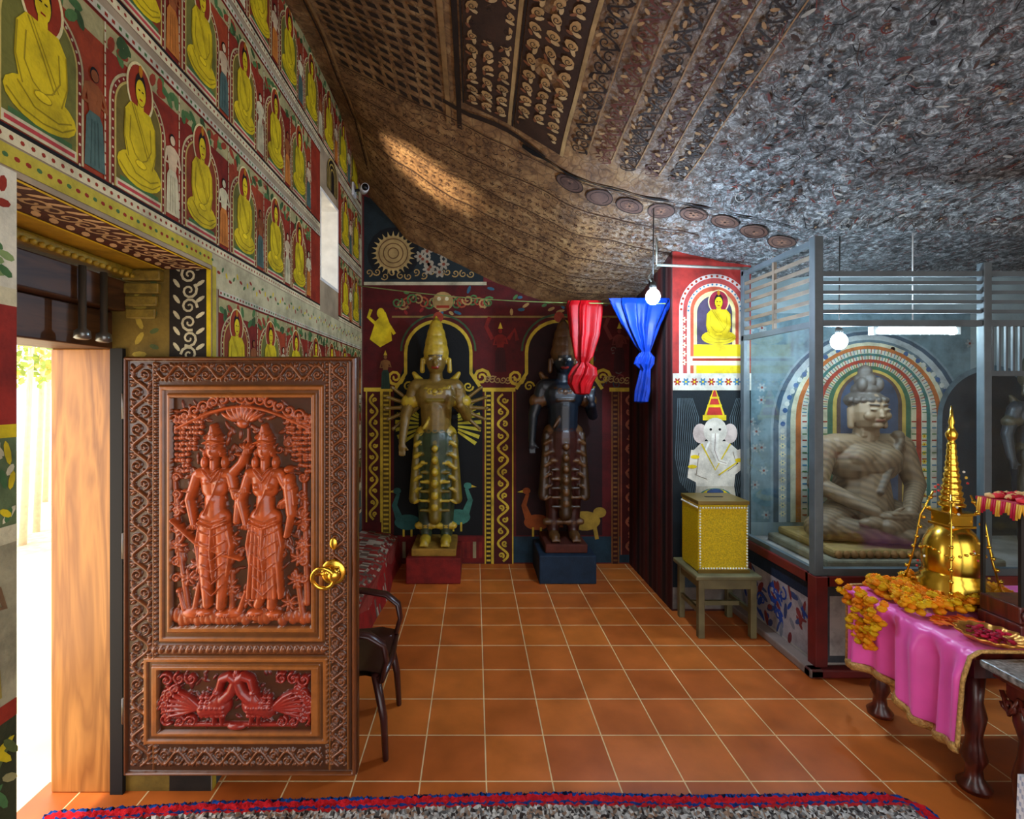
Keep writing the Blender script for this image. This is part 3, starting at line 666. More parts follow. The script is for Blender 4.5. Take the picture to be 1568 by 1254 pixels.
mb.tube([(hx-.028+.042*math.cos(a),hy-.045-.01*math.sin(a),hz-.01+.042*math.sin(a)) for a in [2*pi*k/24 for k in range(25)]],.008,10,cap=False)
mb.tube([(hx-.06,hy-.03,hz+.0),(hx,hy-.045,hz+.012),(hx+.03,hy-.03,hz+.018)],.008,8)
mb.ball((hx,yf-.02,hz+.11),(.016,.006,.024),12)
mb.obj('brass_handle',[M_brass],door)

# ------------------------------------------------------------ bench ledge on the left
mb=MB()
def ledge(a,b_):
    prof=[(WX+.012,.33),(WX+.26,.30),(WX+.33,.26),(WX+.37,.0)]
    t=a*3; i=min(2,int(t)); f=t-i; x=prof[i][0]*(1-f)+prof[i+1][0]*f; z=prof[i][1]*(1-f)+prof[i+1][1]*f
    y=2.75+1.83*b_; return (x+.012*math.sin(7*y)*a,y,z+.008*math.sin(9*y+a*4)*(0 if a>.99 else 1))
def lc(a,b_):
    return C(150,34,30) if a>.7 and R.random()<.85 else (C(170,150,130) if R.random()<.25 else (C(140,46,38) if R.random()<.6 else C(110,86,74)))
mb.grid(ledge,12,60,colf=lc); mb.box((WX+.012,2.75,0),(WX+.34,4.58,.25),C(150,60,50)); 
mb.obj('painted_ledge',[M_mural])

# ------------------------------------------------------------ back wall mural
mb=MB(); k0=.006135
S=Sheet(lambda u,v,o:((u-727)*k0,4.6-o,1.6-(v-603)*k0),mb,step=.0006,updir=-1)
GOLD=C(196,164,50);TN=C(164,132,80)
S.rect(557,432,985,862,C(80,16,16),0)
S.poly([(557,300),(557,434),(740,438),(740,420),(640,330)],C(28,38,42),1)
S.ell(602,388,40,40,C(14,16,20),2); S.ell(602,388,27,27,C(160,132,84),3)
for k in range(24):
    a=2*pi*k/24; S.poly([(602+25*math.cos(a-.09),388+25*math.sin(a-.09)),(602+34*math.cos(a),388+34*math.sin(a)),(602+25*math.cos(a+.09),388+25*math.sin(a+.09))],C(176,148,94),4)
for r in(22,15,8): S.ring(602,388,r,r,1.5,C(90,60,34),5)
for k in range(9): S.flower(640+R.uniform(0,40),385+k*4,9,C(150,140,122),C(120,60,40),3)
for k in range(14): S.curl(565+k*12,420+R.uniform(-4,4),6,TN,3,1.2,2,R.uniform(0,6))
S.rect(557,432,745,437,C(180,170,140),4)
for k in range(8):
    for sx in(-1,1): S.curl(678+sx*(14+k*8),462+4*math.sin(k*1.3),9,[TN,GRN,C(150,70,44)][k%3],4,1.4,3,k,sx)
S.ell(678,462,16,15,TN,5); S.ell(672,458,3,3,CREAM,6);S.ell(684,458,3,3,CREAM,6); S.rect(668,468,688,472,RED,6)
S.rect(600,484,985,487,C(130,104,54),3)
S.poly([(566,520),(575,492),(590,478),(598,500),(600,522),(582,532)],YEL,4); S.ell(583,480,6,8,YEL,5); S.rib([(575,496),(564,486),(568,474)],5,YEL,5); S.rib([(594,496),(604,512)],5,YEL,5)
for cx,hw in((671,68),(856,66)):
    S.poly([(cx-hw,820),(cx-hw,600),(cx-52,560)]+[(cx-52*math.cos(pi*k/16),540-50*math.sin(pi*k/16)) for k in range(17)]+[(cx+52,560),(cx+hw,600),(cx+hw,820)],C(12,14,15) if cx<700 else C(40,10,12),4)
    S.rib([(cx-66,596),(cx-50,572)]+[(cx-50*math.cos(pi*k/16),540-48*math.sin(pi*k/16)) for k in range(17)]+[(cx+50,572),(cx+66,596)],5,GOLD,6)
    S.rib([(cx-57*math.cos(pi*k/16),538-56*math.sin(pi*k/16)) for k in range(17)],3,C(60,80,50),6)
    for sx in(-1,1):
        S.curl(cx+sx*66,578,13,GOLD,7,1.6,5,0,sx); S.curl(cx+sx*46,592,8,GOLD,7,1.4,3,0,-sx)
    S.ell(cx,486,8,8,C(150,60,40),7)
def column(x0,x1,y0,y1,bg,fg,wv):
    S.rect(x0,y0,x1,y1,bg,5); S.rect(x0,y0,x0+2,y1,fg,6); S.rect(x1-2,y0,x1,y1,fg,6); S.rect(x0-3,y0-6,x1+3,y0,GOLD,6)
    if wv: S.vine((x0+x1)/2,y0+4,(x0+x1)/2,y1-4,(x1-x0)*.24,int((y1-y0)/18),fg,7,3.4)
    else:
        y=y0+5
        while y<y1-5: S.rect(x0+3,y,x1-3,y+3,fg,7); y+=7
column(584,598,600,822,C(90,70,24),GOLD,False); column(742,754,600,864,C(40,24,16),GOLD,False)
column(754,786,600,864,C(70,14,14),GOLD,True); column(936,948,600,864,C(60,20,14),C(120,76,36),False); column(950,985,600,850,C(70,16,14),C(150,84,60),True)
column(560,584,600,800,C(70,14,14),GOLD,True)
for cx,cc in((766,C(120,30,22)),(948,C(116,50,42))):
    S.stand(cx,570,72,C(60,20,20),cc,7,crown=GOLD); S.rib([(cx-12,520),(cx-22,500),(cx-16,486)],6,cc,7); S.rib([(cx+12,520),(cx+22,505),(cx+26,522)],6,cc,7)
    for k in range(6): S.curl(cx-20+k*8,582,6,TN,7,1.3,2,k)
S.stand(590,596,56,C(40,60,50),C(130,90,50),7,crown=GOLD)
for k in range(34): S.ell(R.uniform(600,980),R.uniform(440,482),R.uniform(4,7),2.5,R.choice([GRN,TN,C(130,36,34),C(50,90,110)]),3,8,R.uniform(0,3))
for k in range(26): S.curl(R.uniform(790,980),R.uniform(492,590),6,R.choice([C(120,50,50),C(100,84,76),C(50,66,76)]),3,1.2,2,k)
def beast(cx,cy,c,s_):
    S.ell(cx,cy,20,12,c,8); S.rib([(cx+s_*12,cy-4),(cx+s_*20,cy-26),(cx+s_*14,cy-44)],[12,8,5],c,9); S.ell(cx+s_*16,cy-48,6,5,c,10); S.poly([(cx+s_*20,cy-50),(cx+s_*30,cy-46),(cx+s_*20,cy-45)],GOLD,9)
    S.poly([(cx-s_*14,cy-6),(cx-s_*36,cy-10),(cx-s_*40,cy+8),(cx-s_*14,cy+6)],c,9)
    for k in(-6,6): S.rib([(cx+k,cy+8),(cx+k,cy+22)],3,GOLD,8)
beast(700,792,C(64,116,100),1); beast(624,800,C(48,92,88),-1); beast(822,800,C(140,70,28),-1)
YB=C(156,122,44)
S.ell(895,798,24,15,YB,8); S.rib([(878,805),(872,826)],6,YB,9); S.rib([(910,805),(914,826)],6,YB,9); S.ell(918,785,10,8,YB,10)
S.rect(598,822,985,862,C(30,52,64),3); S.rect(557,822,742,862,C(104,24,20),4)
for k in range(20): S.rect(562+k*9,830,567+k*9,855,C(140,124,92) if k%3==0 else C(120,34,26),5)
for sx in(-1,1):
    for k in range(7):
        a=-.7+.26*k; S.rib([(671+sx*30,650-18*math.sin(a)),(671+sx*(30+36*math.cos(a)),650-46*math.sin(a))],[3,6],C(196,180,54),7)
mb.obj('mural_back_wall',[M_mural],wb)

# ------------------------------------------------------------ standing deity statues
def deity(skin,cloth,gold,arms,dark):
    P=[]
    c=lambda a,b,ra,rb,col:P.append(('c',a,b,ra,rb,col)); e=lambda p,r,col:P.append(('e',p,r,col))
    alt=tuple(min(1,q*.35) for q in gold)
    for sx in(-1,1):
        c((sx*.09,0,.08),(sx*.09,0,.5),.055,.085,cloth); c((sx*.09,0,.5),(sx*.09,0,.9),.085,.11,cloth)
        e((sx*.09,-.07,.045),(.05,.11,.045),gold)
        for k in range(4): c((sx*.09-.03+.02*k,-.16,.03),(sx*.09-.03+.02*k,-.18,.025),.012,.01,gold)
        c((sx*.09-.07,-.03,.16),(sx*.09+.07,-.03,.16),.03,.03,gold)
        c((sx*.19,0,1.37),(sx*.27,.0,1.12),.062,.048,skin)
        c((sx*.27,0,1.12),(sx*.29,-.06,.90) if sx<0 else (sx*.22,-.18,1.22),.046,.034,skin)
        c((sx*.2,0,1.26),(sx*.25,0,1.25),.066,.06,gold)
        hp=(sx*.29,-.08,.86) if sx<0 else (.21,-.2,1.27)
        e(hp,(.035,.02,.045),skin)
        for k in range(4): c((hp[0]-.024+.016*k,hp[1],hp[2]-(.03 if sx<0 else -.03)),(hp[0]-.026+.018*k,hp[1]-.01,hp[2]-(.085 if sx<0 else -.085)+.008*abs(k-1.5)),.009,.007,skin)
        c((hp[0]-sx*.03,hp[1],hp[2]),(hp[0]-sx*.055,hp[1]-.02,hp[2]+(-.03 if sx<0 else .03)),.01,.008,skin)
        c((sx*.12,-.02,1.62),(sx*.12,-.02,1.52),.018,.024,gold)
        c((sx*.14,.03,1.42),(sx*.2,.03,1.5),.04,.02,gold)
        c((sx*.16,-.06,.95),(sx*.19,-.06,.4),.03,.045,alt)
        for k in range(6): c((sx*.13,-.1,.9-.1*k),(sx*.18,-.09,.87-.1*k),.013,.013,gold)
    for k in range(8): c((-.12,-.09-.008*k,.88-.08*k),(.12,-.09-.008*k,.88-.08*k),.014,.014,gold if k%2==0 else alt)
    c((0,-.1,.9),(0,-.12,.25),.045,.06,alt); c((0,0,.35),(0,0,.92),.13,.15,cloth)
    for k in range(6): e((0,-.165,.85-.1*k),(.03,.02,.03),gold)
    c((-.1,0,.96),(.1,0,.96),.085,.085,gold); c((0,0,1.0),(0,0,1.2),.13,.14,skin); c((-.06,0,1.3),(.06,0,1.3),.13,.13,skin)
    c((-.17,0,1.38),(.17,0,1.38),.07,.07,skin)
    c((0,0,1.42),(0,0,1.54),.06,.055,skin); e((0,-.02,1.60),(.088,.098,.115),skin)
    e((0,-.12,1.585),(.018,.025,.03),skin); c((-.025,-.108,1.545),(.025,-.108,1.545),.011,.011,C(120,30,20))
    for sx in(-1,1): e((sx*.036,-.10,1.62),(.022,.014,.011),C(230,225,210)); e((sx*.036,-.113,1.62),(.008,.006,.008),BLK); c((sx*.015,-.105,1.645),(sx*.06,-.09,1.648),.006,.005,BLK)
    for k in range(9):
        a=-pi/2+(k-4)*.36; e((.12*math.cos(a),.11*math.sin(a),1.40-.07*math.cos((k-4)*.4)),(.026,.026,.026),gold)
    c((-.07,-.12,1.26),(.07,-.12,1.26),.016,.016,alt); c((.12,-.08,1.38),(-.1,-.12,1.02),.014,.014,gold)
    z=1.68
    for i,(r,h) in enumerate(((.115,.05),(.098,.05),(.1,.04),(.082,.05),(.084,.035),(.062,.045),(.062,.03),(.04,.05),(.018,.05))):
        c((0,0,z),(0,0,z+h*.5),r,r*.93,gold if i%2==0 else alt); z+=h*.82
    if arms:
        for sx in(-1,1):
            for k in range(5):
                a=-.7+.33*k; s0=(sx*.17,.06,1.2); s1=(sx*(.17+.26*math.cos(a)),.05,1.2+.28*math.sin(a)); c(s0,s1,.024,.016,skin)
                e((s1[0]+sx*.02*math.cos(a),.04,s1[2]+.02*math.sin(a)),(.02,.013,.02),skin)
    return P
M_stat=vmat('painted_statue',rough=.4,var=.45,nscale=20,bump=.15,spec=.5)
st=empty('deity_statue',(0,0,0))
figure('body',deity(C(118,92,40),C(52,64,44),C(176,146,42),True,False),.009,M_stat,(-.343,4.33,.28),st,1.0)
mb=MB(); mb.box((-.58,4.1,0),(-.12,4.575,.22),C(120,30,24),0,.01); mb.box((-.54,4.14,.22),(-.16,4.575,.285),C(150,110,40),0,.01); mb.obj('pedestal',[M_mural],st)
st=empty('deity_statue.001',(0,0,0))
figure('body',deity(C(26,34,44),C(58,28,22),C(92,62,34),False,True),.009,M_stat,(.785,4.36,.31),st,.98)
mb=MB(); mb.box((.54,4.1,0),(1.02,4.575,.24),C(26,44,62),0,.01); mb.box((.6,4.16,.24),(.96,4.575,.315),C(80,36,24),0,.01); mb.obj('pedestal',[M_mural],st)

# ------------------------------------------------------------ partition mural
mb=MB(); k1=.0048
S=Sheet(lambda u,v,o:((u-727)*k1,3.6-o,1.6-(v-603)*k1),mb,step=.0005,updir=-1)
S.rect(1030,385,1150,575,C(140,42,36),0)
S.arch(1094,572,54,98,0,C(186,176,168),1); S.arch(1094,572,48,98,0,C(156,62,58),2); S.arch(1094,572,42,96,0,C(206,190,170),3); S.arch(1094,572,37,96,0,C(180,80,54),4); S.arch(1094,572,32,94,0,C(206,190,130),5); S.arch(1094,572,27,92,0,C(70,60,80),6)
for k in range(20):
    a=pi*k/19; S.ell(1094-51*math.cos(a),474-51*math.sin(a),2.2,2.2,RED,3,6); S.ell(1094-40*math.cos(a),476-40*math.sin(a),1.6,1.6,BLU,5,6)
for sx in(-1,1):
    for k in range(6): S.flower(1094+sx*48,490+k*13,5,CREAM,RED,8)
S.buddha(1100,528,84,YEL,7,halo=C(150,40,60),asp=.7)
S.rect(1062,528,1138,546,YEL,10); S.rect(1056,546,1144,560,CREAM,10); S.rect(1060,549,1140,553,RED,11); S.rect(1066,560,1134,572,YEL,10)
S.rect(1030,572,1150,598,C(194,186,170),9)
for k in range(9): S.flower(1037+k*13,585,6,BLU if k%2 else RED,YEL,10)
S.rect(1030,598,1150,900,C(20,28,32),1)
for k in range(11):
    for sx in(-1,1): S.rib([(1094+sx*(18+k*3.4),780-4*k),(1094+sx*(30+k*3),700),(1094+sx*(24+k*3.3),640),(1094+sx*(34+k*2.2),610)],.8,C(90,104,110),2)
WH=C(214,206,190)
S.poly([(1078,640),(1094,590),(1110,640)],C(180,50,40),5); S.rib([(1080,636),(1094,592),(1108,636)],3,YEL,6); S.rect(1076,636,1112,644,YEL,6)
S.rect(1083,620,1105,624,YEL,6); S.rect(1087,608,1101,611,YEL,6)
S.ell(1095,660,18,20,WH,7); S.ell(1072,664,11,15,C(200,182,172),5); S.ell(1118,664,11,15,C(200,182,172),5)
S.rib([(1095,664),(1094,690),(1100,706),(1112,710),(1116,702)],[12,10,8,6,4],C(230,224,210),9); S.rib([(1095,664),(1094,690),(1100,706),(1112,710)],1,C(150,130,120),10)
S.ell(1088,658,2,2,BLK,9);S.ell(1102,658,2,2,BLK,9); S.rib([(1086,676),(1080,690)],3,C(250,250,240),9)
S.poly([(1062,690),(1076,676),(1114,676),(1130,690),(1124,745),(1066,745)],WH,5)
S.rib([(1064,690),(1058,730),(1080,740)],12,WH,6); S.rib([(1128,690),(1136,712),(1118,726)],12,WH,6); S.rib([(1130,700),(1142,718)],6,WH,7)
S.rib([(1070,694),(1066,728),(1082,734)],1,C(130,116,100),8); S.rib([(1122,692),(1128,712),(1114,722)],1,C(130,116,100),8)
for q in((1060,715),(1132,705),(1064,700)): S.ell(q[0],q[1],7,3,YEL,9)
S.rib([(1074,680),(1095,720),(1118,680)],2.5,YEL,9); S.rib([(1100,728),(1140,700)],2,YEL,10)
S.poly([(1066,745),(1124,745),(1132,800),(1128,845),(1062,845),(1058,800)],C(190,180,160),5)
S.ell(1095,762,26,14,C(60,120,110),7); S.ell(1095,758,20,9,YEL,8); S.ell(1095,754,13,5,C(60,80,120),9)
for k in range(7): S.rib([(1068+k*9,775),(1066+k*10,842)],1.6,[RED,YEL,GRN][k%3],8)
S.rib([(1060,800),(1040,880)],3,WH,6); S.rect(1060,845,1132,856,YEL,6); S.rect(1040,860,1150,900,C(60,70,76),5)
S.rect(1030,900,1150,933,C(120,112,104),4)
S=Sheet(lambda u,v,o:(1.45-o,u,v),mb)
for k in range(10):
    S.rect(3.62+k*.098,0,3.62+k*.098+.06,2.6,[C(60,14,14),C(30,22,26),C(86,30,26)][k%3],1)
mb.obj('mural_partition',[M_mural],wp)

# ------------------------------------------------------------ shrine glass enclosure
enc=empty('glass_shrine_enclosure',(0,0,0))
M_post=mat('grey_painted_post',C(84,92,96),.5,var=.3,nscale=8)
M_slat=mat('weathered_slats',C(120,104,88),.6,var=.4,nscale=8)
M_redp=mat('red_oxide_paint',C(112,30,28),.55,var=.4,nscale=7)
M_low=mat('stained_whitewash',C(176,166,158),.8,var=.5,nscale=4,bump=.2)
M_glass=glassmat('pane_glass')
mb=MB()
mb.box((1.935,2.785,.56),(1.985,2.835,2.50),m=0,b=.004); mb.box((2.90,2.785,.56),(2.945,2.83,2.35),m=0,b=.004); mb.box((1.95,3.55,.56),(1.995,3.595,2.52),m=0,b=.004)
mb.box((3.80,2.785,.56),(3.84,2.83,2.35),m=0,b=.004)
mb.box((1.95,2.8,1.985),(1.98,3.58,2.02),m=0); mb.box((1.95,2.795,1.985),(4.58,2.825,2.02),m=0); mb.box((1.95,2.8,.56),(1.98,3.58,.59),m=0); mb.box((1.95,2.79,.56),(4.58,2.825,.60),m=0)
mb.box((1.955,3.2,2.0),(1.975,3.22,2.50),m=1); mb.box((1.95,2.8,2.46),(1.98,3.58,2.49),m=0)
for k in range(6):
    z=2.06+k*.065; mb.box((1.957,2.81,z),(1.973,3.58,z+.022),m=1)
for k in range(4):
    z=2.06+k*.055; mb.box((1.96,2.80,z),(4.58,2.815,z+.02),m=0)
mb.box((1.96,2.795,2.27),(4.58,2.82,2.30),m=0)
for k in range(15): mb.box((2.96+k*.04,2.80,1.72),(2.972+k*.04,2.812,1.985),m=0)
mb.box((2.945,2.795,1.70),(3.8,2.82,1.73),m=0)
mb.obj('frame',[M_post,M_slat],enc)
mb=MB()
mb.box((1.962,2.83,.59),(1.966,3.56,1.985)); mb.box((1.985,2.807,.60),(2.90,2.811,1.985)); mb.box((2.945,2.807,.60),(3.8,2.811,1.70)); mb.obj('glass_panes',[M_glass],enc)
mb=MB()
mb.box((1.96,2.80,0),(2.02,3.6,.56),m=1); mb.box((1.96,2.80,0),(4.58,2.86,.56),m=1)
mb.box((1.93,2.77,0),(2.0,2.84,.56),m=0,b=.004); mb.box((2.88,2.77,0),(2.95,2.84,.56),m=0,b=.004); mb.box((1.935,2.78,.50),(4.58,2.87,.56),m=0,b=.005); mb.box((1.935,2.78,.5),(2.02,3.6,.56),m=0,b=.005)
mb.box((1.88,2.74,0),(4.58,2.80,.05),m=0,b=.01); mb.box((1.88,2.74,0),(1.96,3.6,.05),m=2,b=.01)
mb.box((2.02,2.86,.0),(4.58,3.79,.5),m=1)
mb.obj('base_wall',[M_redp,M_low,mat('grey_step',C(140,120,110),.7)],enc)
mb=MB(); S=Sheet(lambda u,v,o:(1.96-o,u,v),mb); S.rect(2.85,.06,3.59,.49,C(160,150,152),0)
for k in range(60): S.ell(R.uniform(2.88,3.56),R.uniform(.08,.38),R.uniform(.02,.06),R.uniform(.01,.022),R.choice([C(44,70,140),C(120,120,128),C(120,50,50),C(60,70,110)]),1,8,R.uniform(0,6))
for k in range(6): S.curl(R.uniform(2.95,3.5),R.uniform(.15,.4),R.uniform(.03,.07),C(44,70,150),2,1.0,.016,R.uniform(0,6),R.choice([-1,1]))
S.rect(2.85,.4,3.59,.49,C(30,40,60),3)
S3=Sheet(lambda u,v,o:(u,2.80-o,v),mb); S3.rect(2.0,.06,2.88,.5,C(70,74,80),0); S3.rect(2.03,.1,2.4,.44,C(176,172,170),1)
mb.obj('mural_base',[M_mural],enc)
mb=MB(); k2=.00507
S=Sheet(lambda u,v,o:((u-727)*k2,3.8-o,1.6-(v-603)*k2),mb,step=.0005,updir=-1)
S.rect(1126,480,1486,800,C(100,124,132),0)
cx=1330
for i,(hw,c) in enumerate([(150,C(120,138,146)),(146,C(60,80,96)),(138,C(160,168,168)),(126,C(90,110,120)),(120,C(196,190,160)),(112,C(176,100,50)),(104,C(200,194,176)),(94,C(60,110,104)),(88,C(200,194,170)),(80,C(160,60,44)),(72,C(196,184,150)),(64,C(60,100,76)),(56,C(190,160,80)),(50,C(90,70,60)),(44,C(64,80,104))]):
    S.arch(cx,800,hw,800-505-150+(150-hw)*.35,0,c,1+i)
for k in range(40):
    a=pi*k/39; S.ell(cx-132*math.cos(a),660-130*math.sin(a),4,4,C(60,90,130) if k%2 else C(190,190,180),5,8)
for k in range(60):
    a=pi*k/59
    for hw in(99,84,68): S.rib([(cx-(hw-3)*math.cos(a),655+(150-hw)*-.35-(hw-3)*math.sin(a)),(cx-(hw+4)*math.cos(a),655+(150-hw)*-.35-(hw+4)*math.sin(a))],1.2,[RED,BLU,GRN][k%3],16)
for sx in(-1,1):
    for k in range(10):
        S.flower(cx+sx*132,670+k*13,5,CREAM,BLU,5); S.flower(cx+sx*84,668+k*13,4,YEL,RED,14)
    for hw in(99,84,68):
        for k in range(16): S.rect(cx+sx*hw-3.5,645+k*9.5,cx+sx*hw+3.5,647+k*9.5,[RED,BLU,GRN][k%3],16)
S.stand(cx+160,796,150,C(160,150,130),C(160,130,100),14)
for k in range(40): S.flower(R.choice([R.uniform(1130,1174),R.uniform(1484,1485)]),R.uniform(490,790),7,C(140,150,150),C(120,60,50),2)
mb.obj('mural_shrine',[M_mural],wsn)

# seated Buddha
def seated():
    P=[]; g=C(116,94,70); g2=C(66,58,52); lp=C(110,62,48)
    c=lambda a,b,ra,rb,col=g:P.append(('c',a,b,ra,rb,col)); e=lambda p,r,col=g:P.append(('e',p,r,col))
    K=1.18; hz=.80
    H=lambda p:(p[0]*K,p[1]*K,hz+(p[2]-hz)*K)
    ch=lambda a,b,ra,rb,col=g:c(H(a),H(b),ra*K,rb*K,col); eh=lambda p,r,col=g:e(H(p),tuple(q*K for q in r),col)
    for sx in(-1,1):
        c((sx*.13,.04,.15),(sx*.38,-.10,.11),.14,.10); e((sx*.40,-.10,.10),(.1,.1,.09))
        c((sx*.27,.03,.65),(sx*.35,.0,.38),.082,.064); c((sx*.35,.0,.38),(sx*.12,-.22,.235),.062,.042)
        ch((sx*.102,-.0,.90),(sx*.102,-.01,.80),.014,.018)
        eh((sx*.038,-.107,.902),(.022,.010,.008),C(120,104,84)); ch((sx*.014,-.114,.928),(sx*.062,-.098,.932),.005,.004,g2)
        eh((sx*.045,-.085,.865),(.034,.026,.03))
    c((-.38,-.10,.10),(.06,-.27,.09),.09,.06); c((.38,-.10,.11),(-.08,-.28,.15),.09,.05)
    e((.13,-.27,.12),(.08,.05,.04)); e((-.16,-.25,.17),(.09,.045,.035))
    c((0,.06,.16),(0,.05,.4),.21,.17); c((-.09,.03,.55),(.09,.03,.55),.155,.155); c((-.21,.03,.655),(.21,.03,.655),.088,.088)
    e((-.09,-.085,.58),(.10,.045,.07)); e((.09,-.085,.58),(.10,.045,.07))
    c((.2,-.05,.70),(.0,-.125,.35),.026,.024,C(88,72,56)); c((.2,-.03,.73),(.22,.0,.5),.04,.03,C(88,72,56))
    for k in range(5): c((-.1+.02*k,-.27,.215),(.06,-.275-.004*k,.22),.016,.012)
    for k in range(4): c((.1,-.24-.018*k,.235),(-.06,-.245-.018*k,.24),.012,.009)
    c((-.02,-.27,.25),(.03,-.27,.275),.011,.009); e((0,-.25,.215),(.13,.06,.03))
    c((0,.02,.7),(0,.01,.82),.074,.07)
    for k in range(3): c((-.05,-.035,.735+.022*k),(.05,-.035,.735+.022*k),.016,.016)
    eh((0,-.01,.885),(.098,.108,.122)); eh((0,-.116,.876),(.012,.016,.026)); eh((0,-.124,.862),(.017,.012,.010)); ch((-.02,-.106,.838),(.02,-.106,.838),.007,.007,lp); eh((0,-.09,.808),(.03,.022,.02))
    eh((0,.015,.955),(.108,.108,.06),g2); ch((-.088,-.035,.95),(.088,-.035,.95),.018,.018,g2)
    for k in range(9):
        a=-pi*.5+(k-4)*.36; eh((.1*math.cos(a),.1*math.sin(a)+.01,.957),(.018,.018,.018),g2)
    eh((0,.01,1.02),(.075,.075,.05),g2); eh((0,.01,1.08),(.06,.05,.05),g2); eh((0,.01,1.13),(.04,.035,.04),g2)
    for k in range(3):
        x=(k-1)*.05; eh((x,-.03,1.05+.02*(1-abs(k-1))),(.026,.03,.045),g2)
    return P
m,nt,b=newmat('aged_stone_robe'); N=nt.nodes; L=nt.links
at=N.new('ShaderNodeAttribute'); at.attribute_name='Col'; tc=N.new('ShaderNodeTexCoord'); wv=N.new('ShaderNodeTexWave'); wv.wave_type='BANDS'; wv.bands_direction='DIAGONAL'; wv.inputs['Scale'].default_value=11; wv.inputs['Distortion'].default_value=1.5; wv.inputs['Detail Scale'].default_value=.5
L.new(tc.outputs['Object'],wv.inputs[0])
sp=N.new('ShaderNodeSeparateXYZ'); L.new(tc.outputs['Object'],sp.inputs[0]); lt_=N.new('ShaderNodeMath'); lt_.operation='LESS_THAN'; lt_.inputs[1].default_value=.70; L.new(sp.outputs['Z'],lt_.inputs[0])
wm=N.new('ShaderNodeMath'); wm.operation='MULTIPLY'; L.new(wv.outputs['Fac'],wm.inputs[0]); L.new(lt_.outputs[0],wm.inputs[1])
mr=N.new('ShaderNodeMapRange'); mr.inputs['To Min'].default_value=1; mr.inputs['To Max'].default_value=.6; L.new(wm.outputs[0],mr.inputs[0])
mx=N.new('ShaderNodeMix'); mx.data_type='RGBA'; mx.blend_type='MULTIPLY'; mx.inputs[0].default_value=1; L.new(at.outputs[0],mx.inputs[6]); L.new(mr.outputs[0],mx.inputs[7]); L.new(mx.outputs[2],b.inputs['Base Color'])
bp=N.new('ShaderNodeBump'); bp.inputs['Strength'].default_value=.2; bp.inputs['Distance'].default_value=.01; L.new(wm.outputs[0],bp.inputs['Height']); L.new(bp.outputs[0],b.inputs['Normal']); b.inputs['Roughness'].default_value=.6
bud=empty('seated_buddha_statue',(0,0,0))
figure('body',seated(),.006,m,(2.72,3.40,.60),bud,.97,smooth=1)
mb=MB(); mb.box((2.2,3.05,.502),(3.32,3.68,.56),C(130,120,100),0,.015); mb.box((2.26,3.08,.56),(3.26,3.66,.615),C(150,120,72),0,.02)
for k in range(20): mb.ball((2.29+k*.05,3.08,.585),(.024,.014,.026),8,C(150,104,60))
mb.obj('throne',[M_mural],bud)
st=empty('standing_statue',(0,0,0)); figure('body',deity(C(50,58,66),C(44,50,60),C(80,74,60),False,True),.012,M_stat,(4.0,3.5,.50),st,.72)
mb=MB(); S=Sheet(lambda u,v,o:(u,3.795-o,v),mb); S.arch(4.0,.5,.4,.9,0,C(34,46,56),10); S.arch(4.0,.5,.4,.9,.04,C(90,110,120),11); mb.obj('niche_painting',[M_mural],st)

# tube light + bulbs
lt=empty('tube_light',(0,0,0)); mb=MB(); mb.box((2.46,3.02,2.01),(3.0,3.06,2.04),m=0,b=.004); mb.tube([(2.49,3.03,1.985),(2.97,3.03,1.985)],.018,12,m=1); mb.box((2.46,3.02,1.965),(2.49,3.06,2.02),m=0); mb.box((2.97,3.02,1.965),(3.0,3.06,2.02),m=0)
mb.tube([(2.72,3.04,2.04),(2.72,3.04,2.60)],.004,6,m=0)
mb.obj('fixture',[mat('white_metal',C(230,230,228),.4),emat('tube_glow',(.66,.88,1),70)],lt)
def bulb(name,p,ztop,s,col,r=.04):
    e=empty(name,(0,0,0)); mb=MB(); mb.ball(p,(r,r,r*1.15),16,m=1); mb.lathe((p[0],p[1],p[2]+r*.95),[(.02,0),(.022,.02),(.016,.05),(.006,.06)],14,m=0)
    mb.tube([(p[0],p[1],p[2]+.09),(p[0]+.005,p[1],ztop)],.004,6,m=0); mb.obj('lamp',[mat('bulb_socket',C(60,60,60),.5),emat('bulb_glow_'+name.replace('.','_'),col,s)],e)
bulb('light_bulb',(1.15,3.16,2.225),2.80,900,(.58,.78,1),.045)
bulb('light_bulb.001',(2.27,3.05,1.925),2.58,380,(.62,.82,1),.045)
mb=MB(); mb.tube([(1.30,3.5,2.52),(2.02,3.5,2.49)],.01,8); mb.tube([(1.30,3.5,2.52),(1.30,3.5,2.72)],.006,6); mb.tube([(1.30,3.5,2.52),(1.22,3.45,2.42),(1.16,3.2,2.33)],.005,6)
mb.obj('hanging_rod',[mat('rod_metal',C(150,150,140),.5,.5)])
A=Vector((WX+.01,4.4,2.57));Bp=Vector((1.40,3.59,2.26))
def wire_pt(t): return A.lerp(Bp,t)-Vector((0,0,.05*math.sin(pi*t)))
mb=MB(); mb.tube([wire_pt(k/20) for k in range(21)],.004,6,C(130,150,90)); mb.obj('string_line',[vmat('cord')])
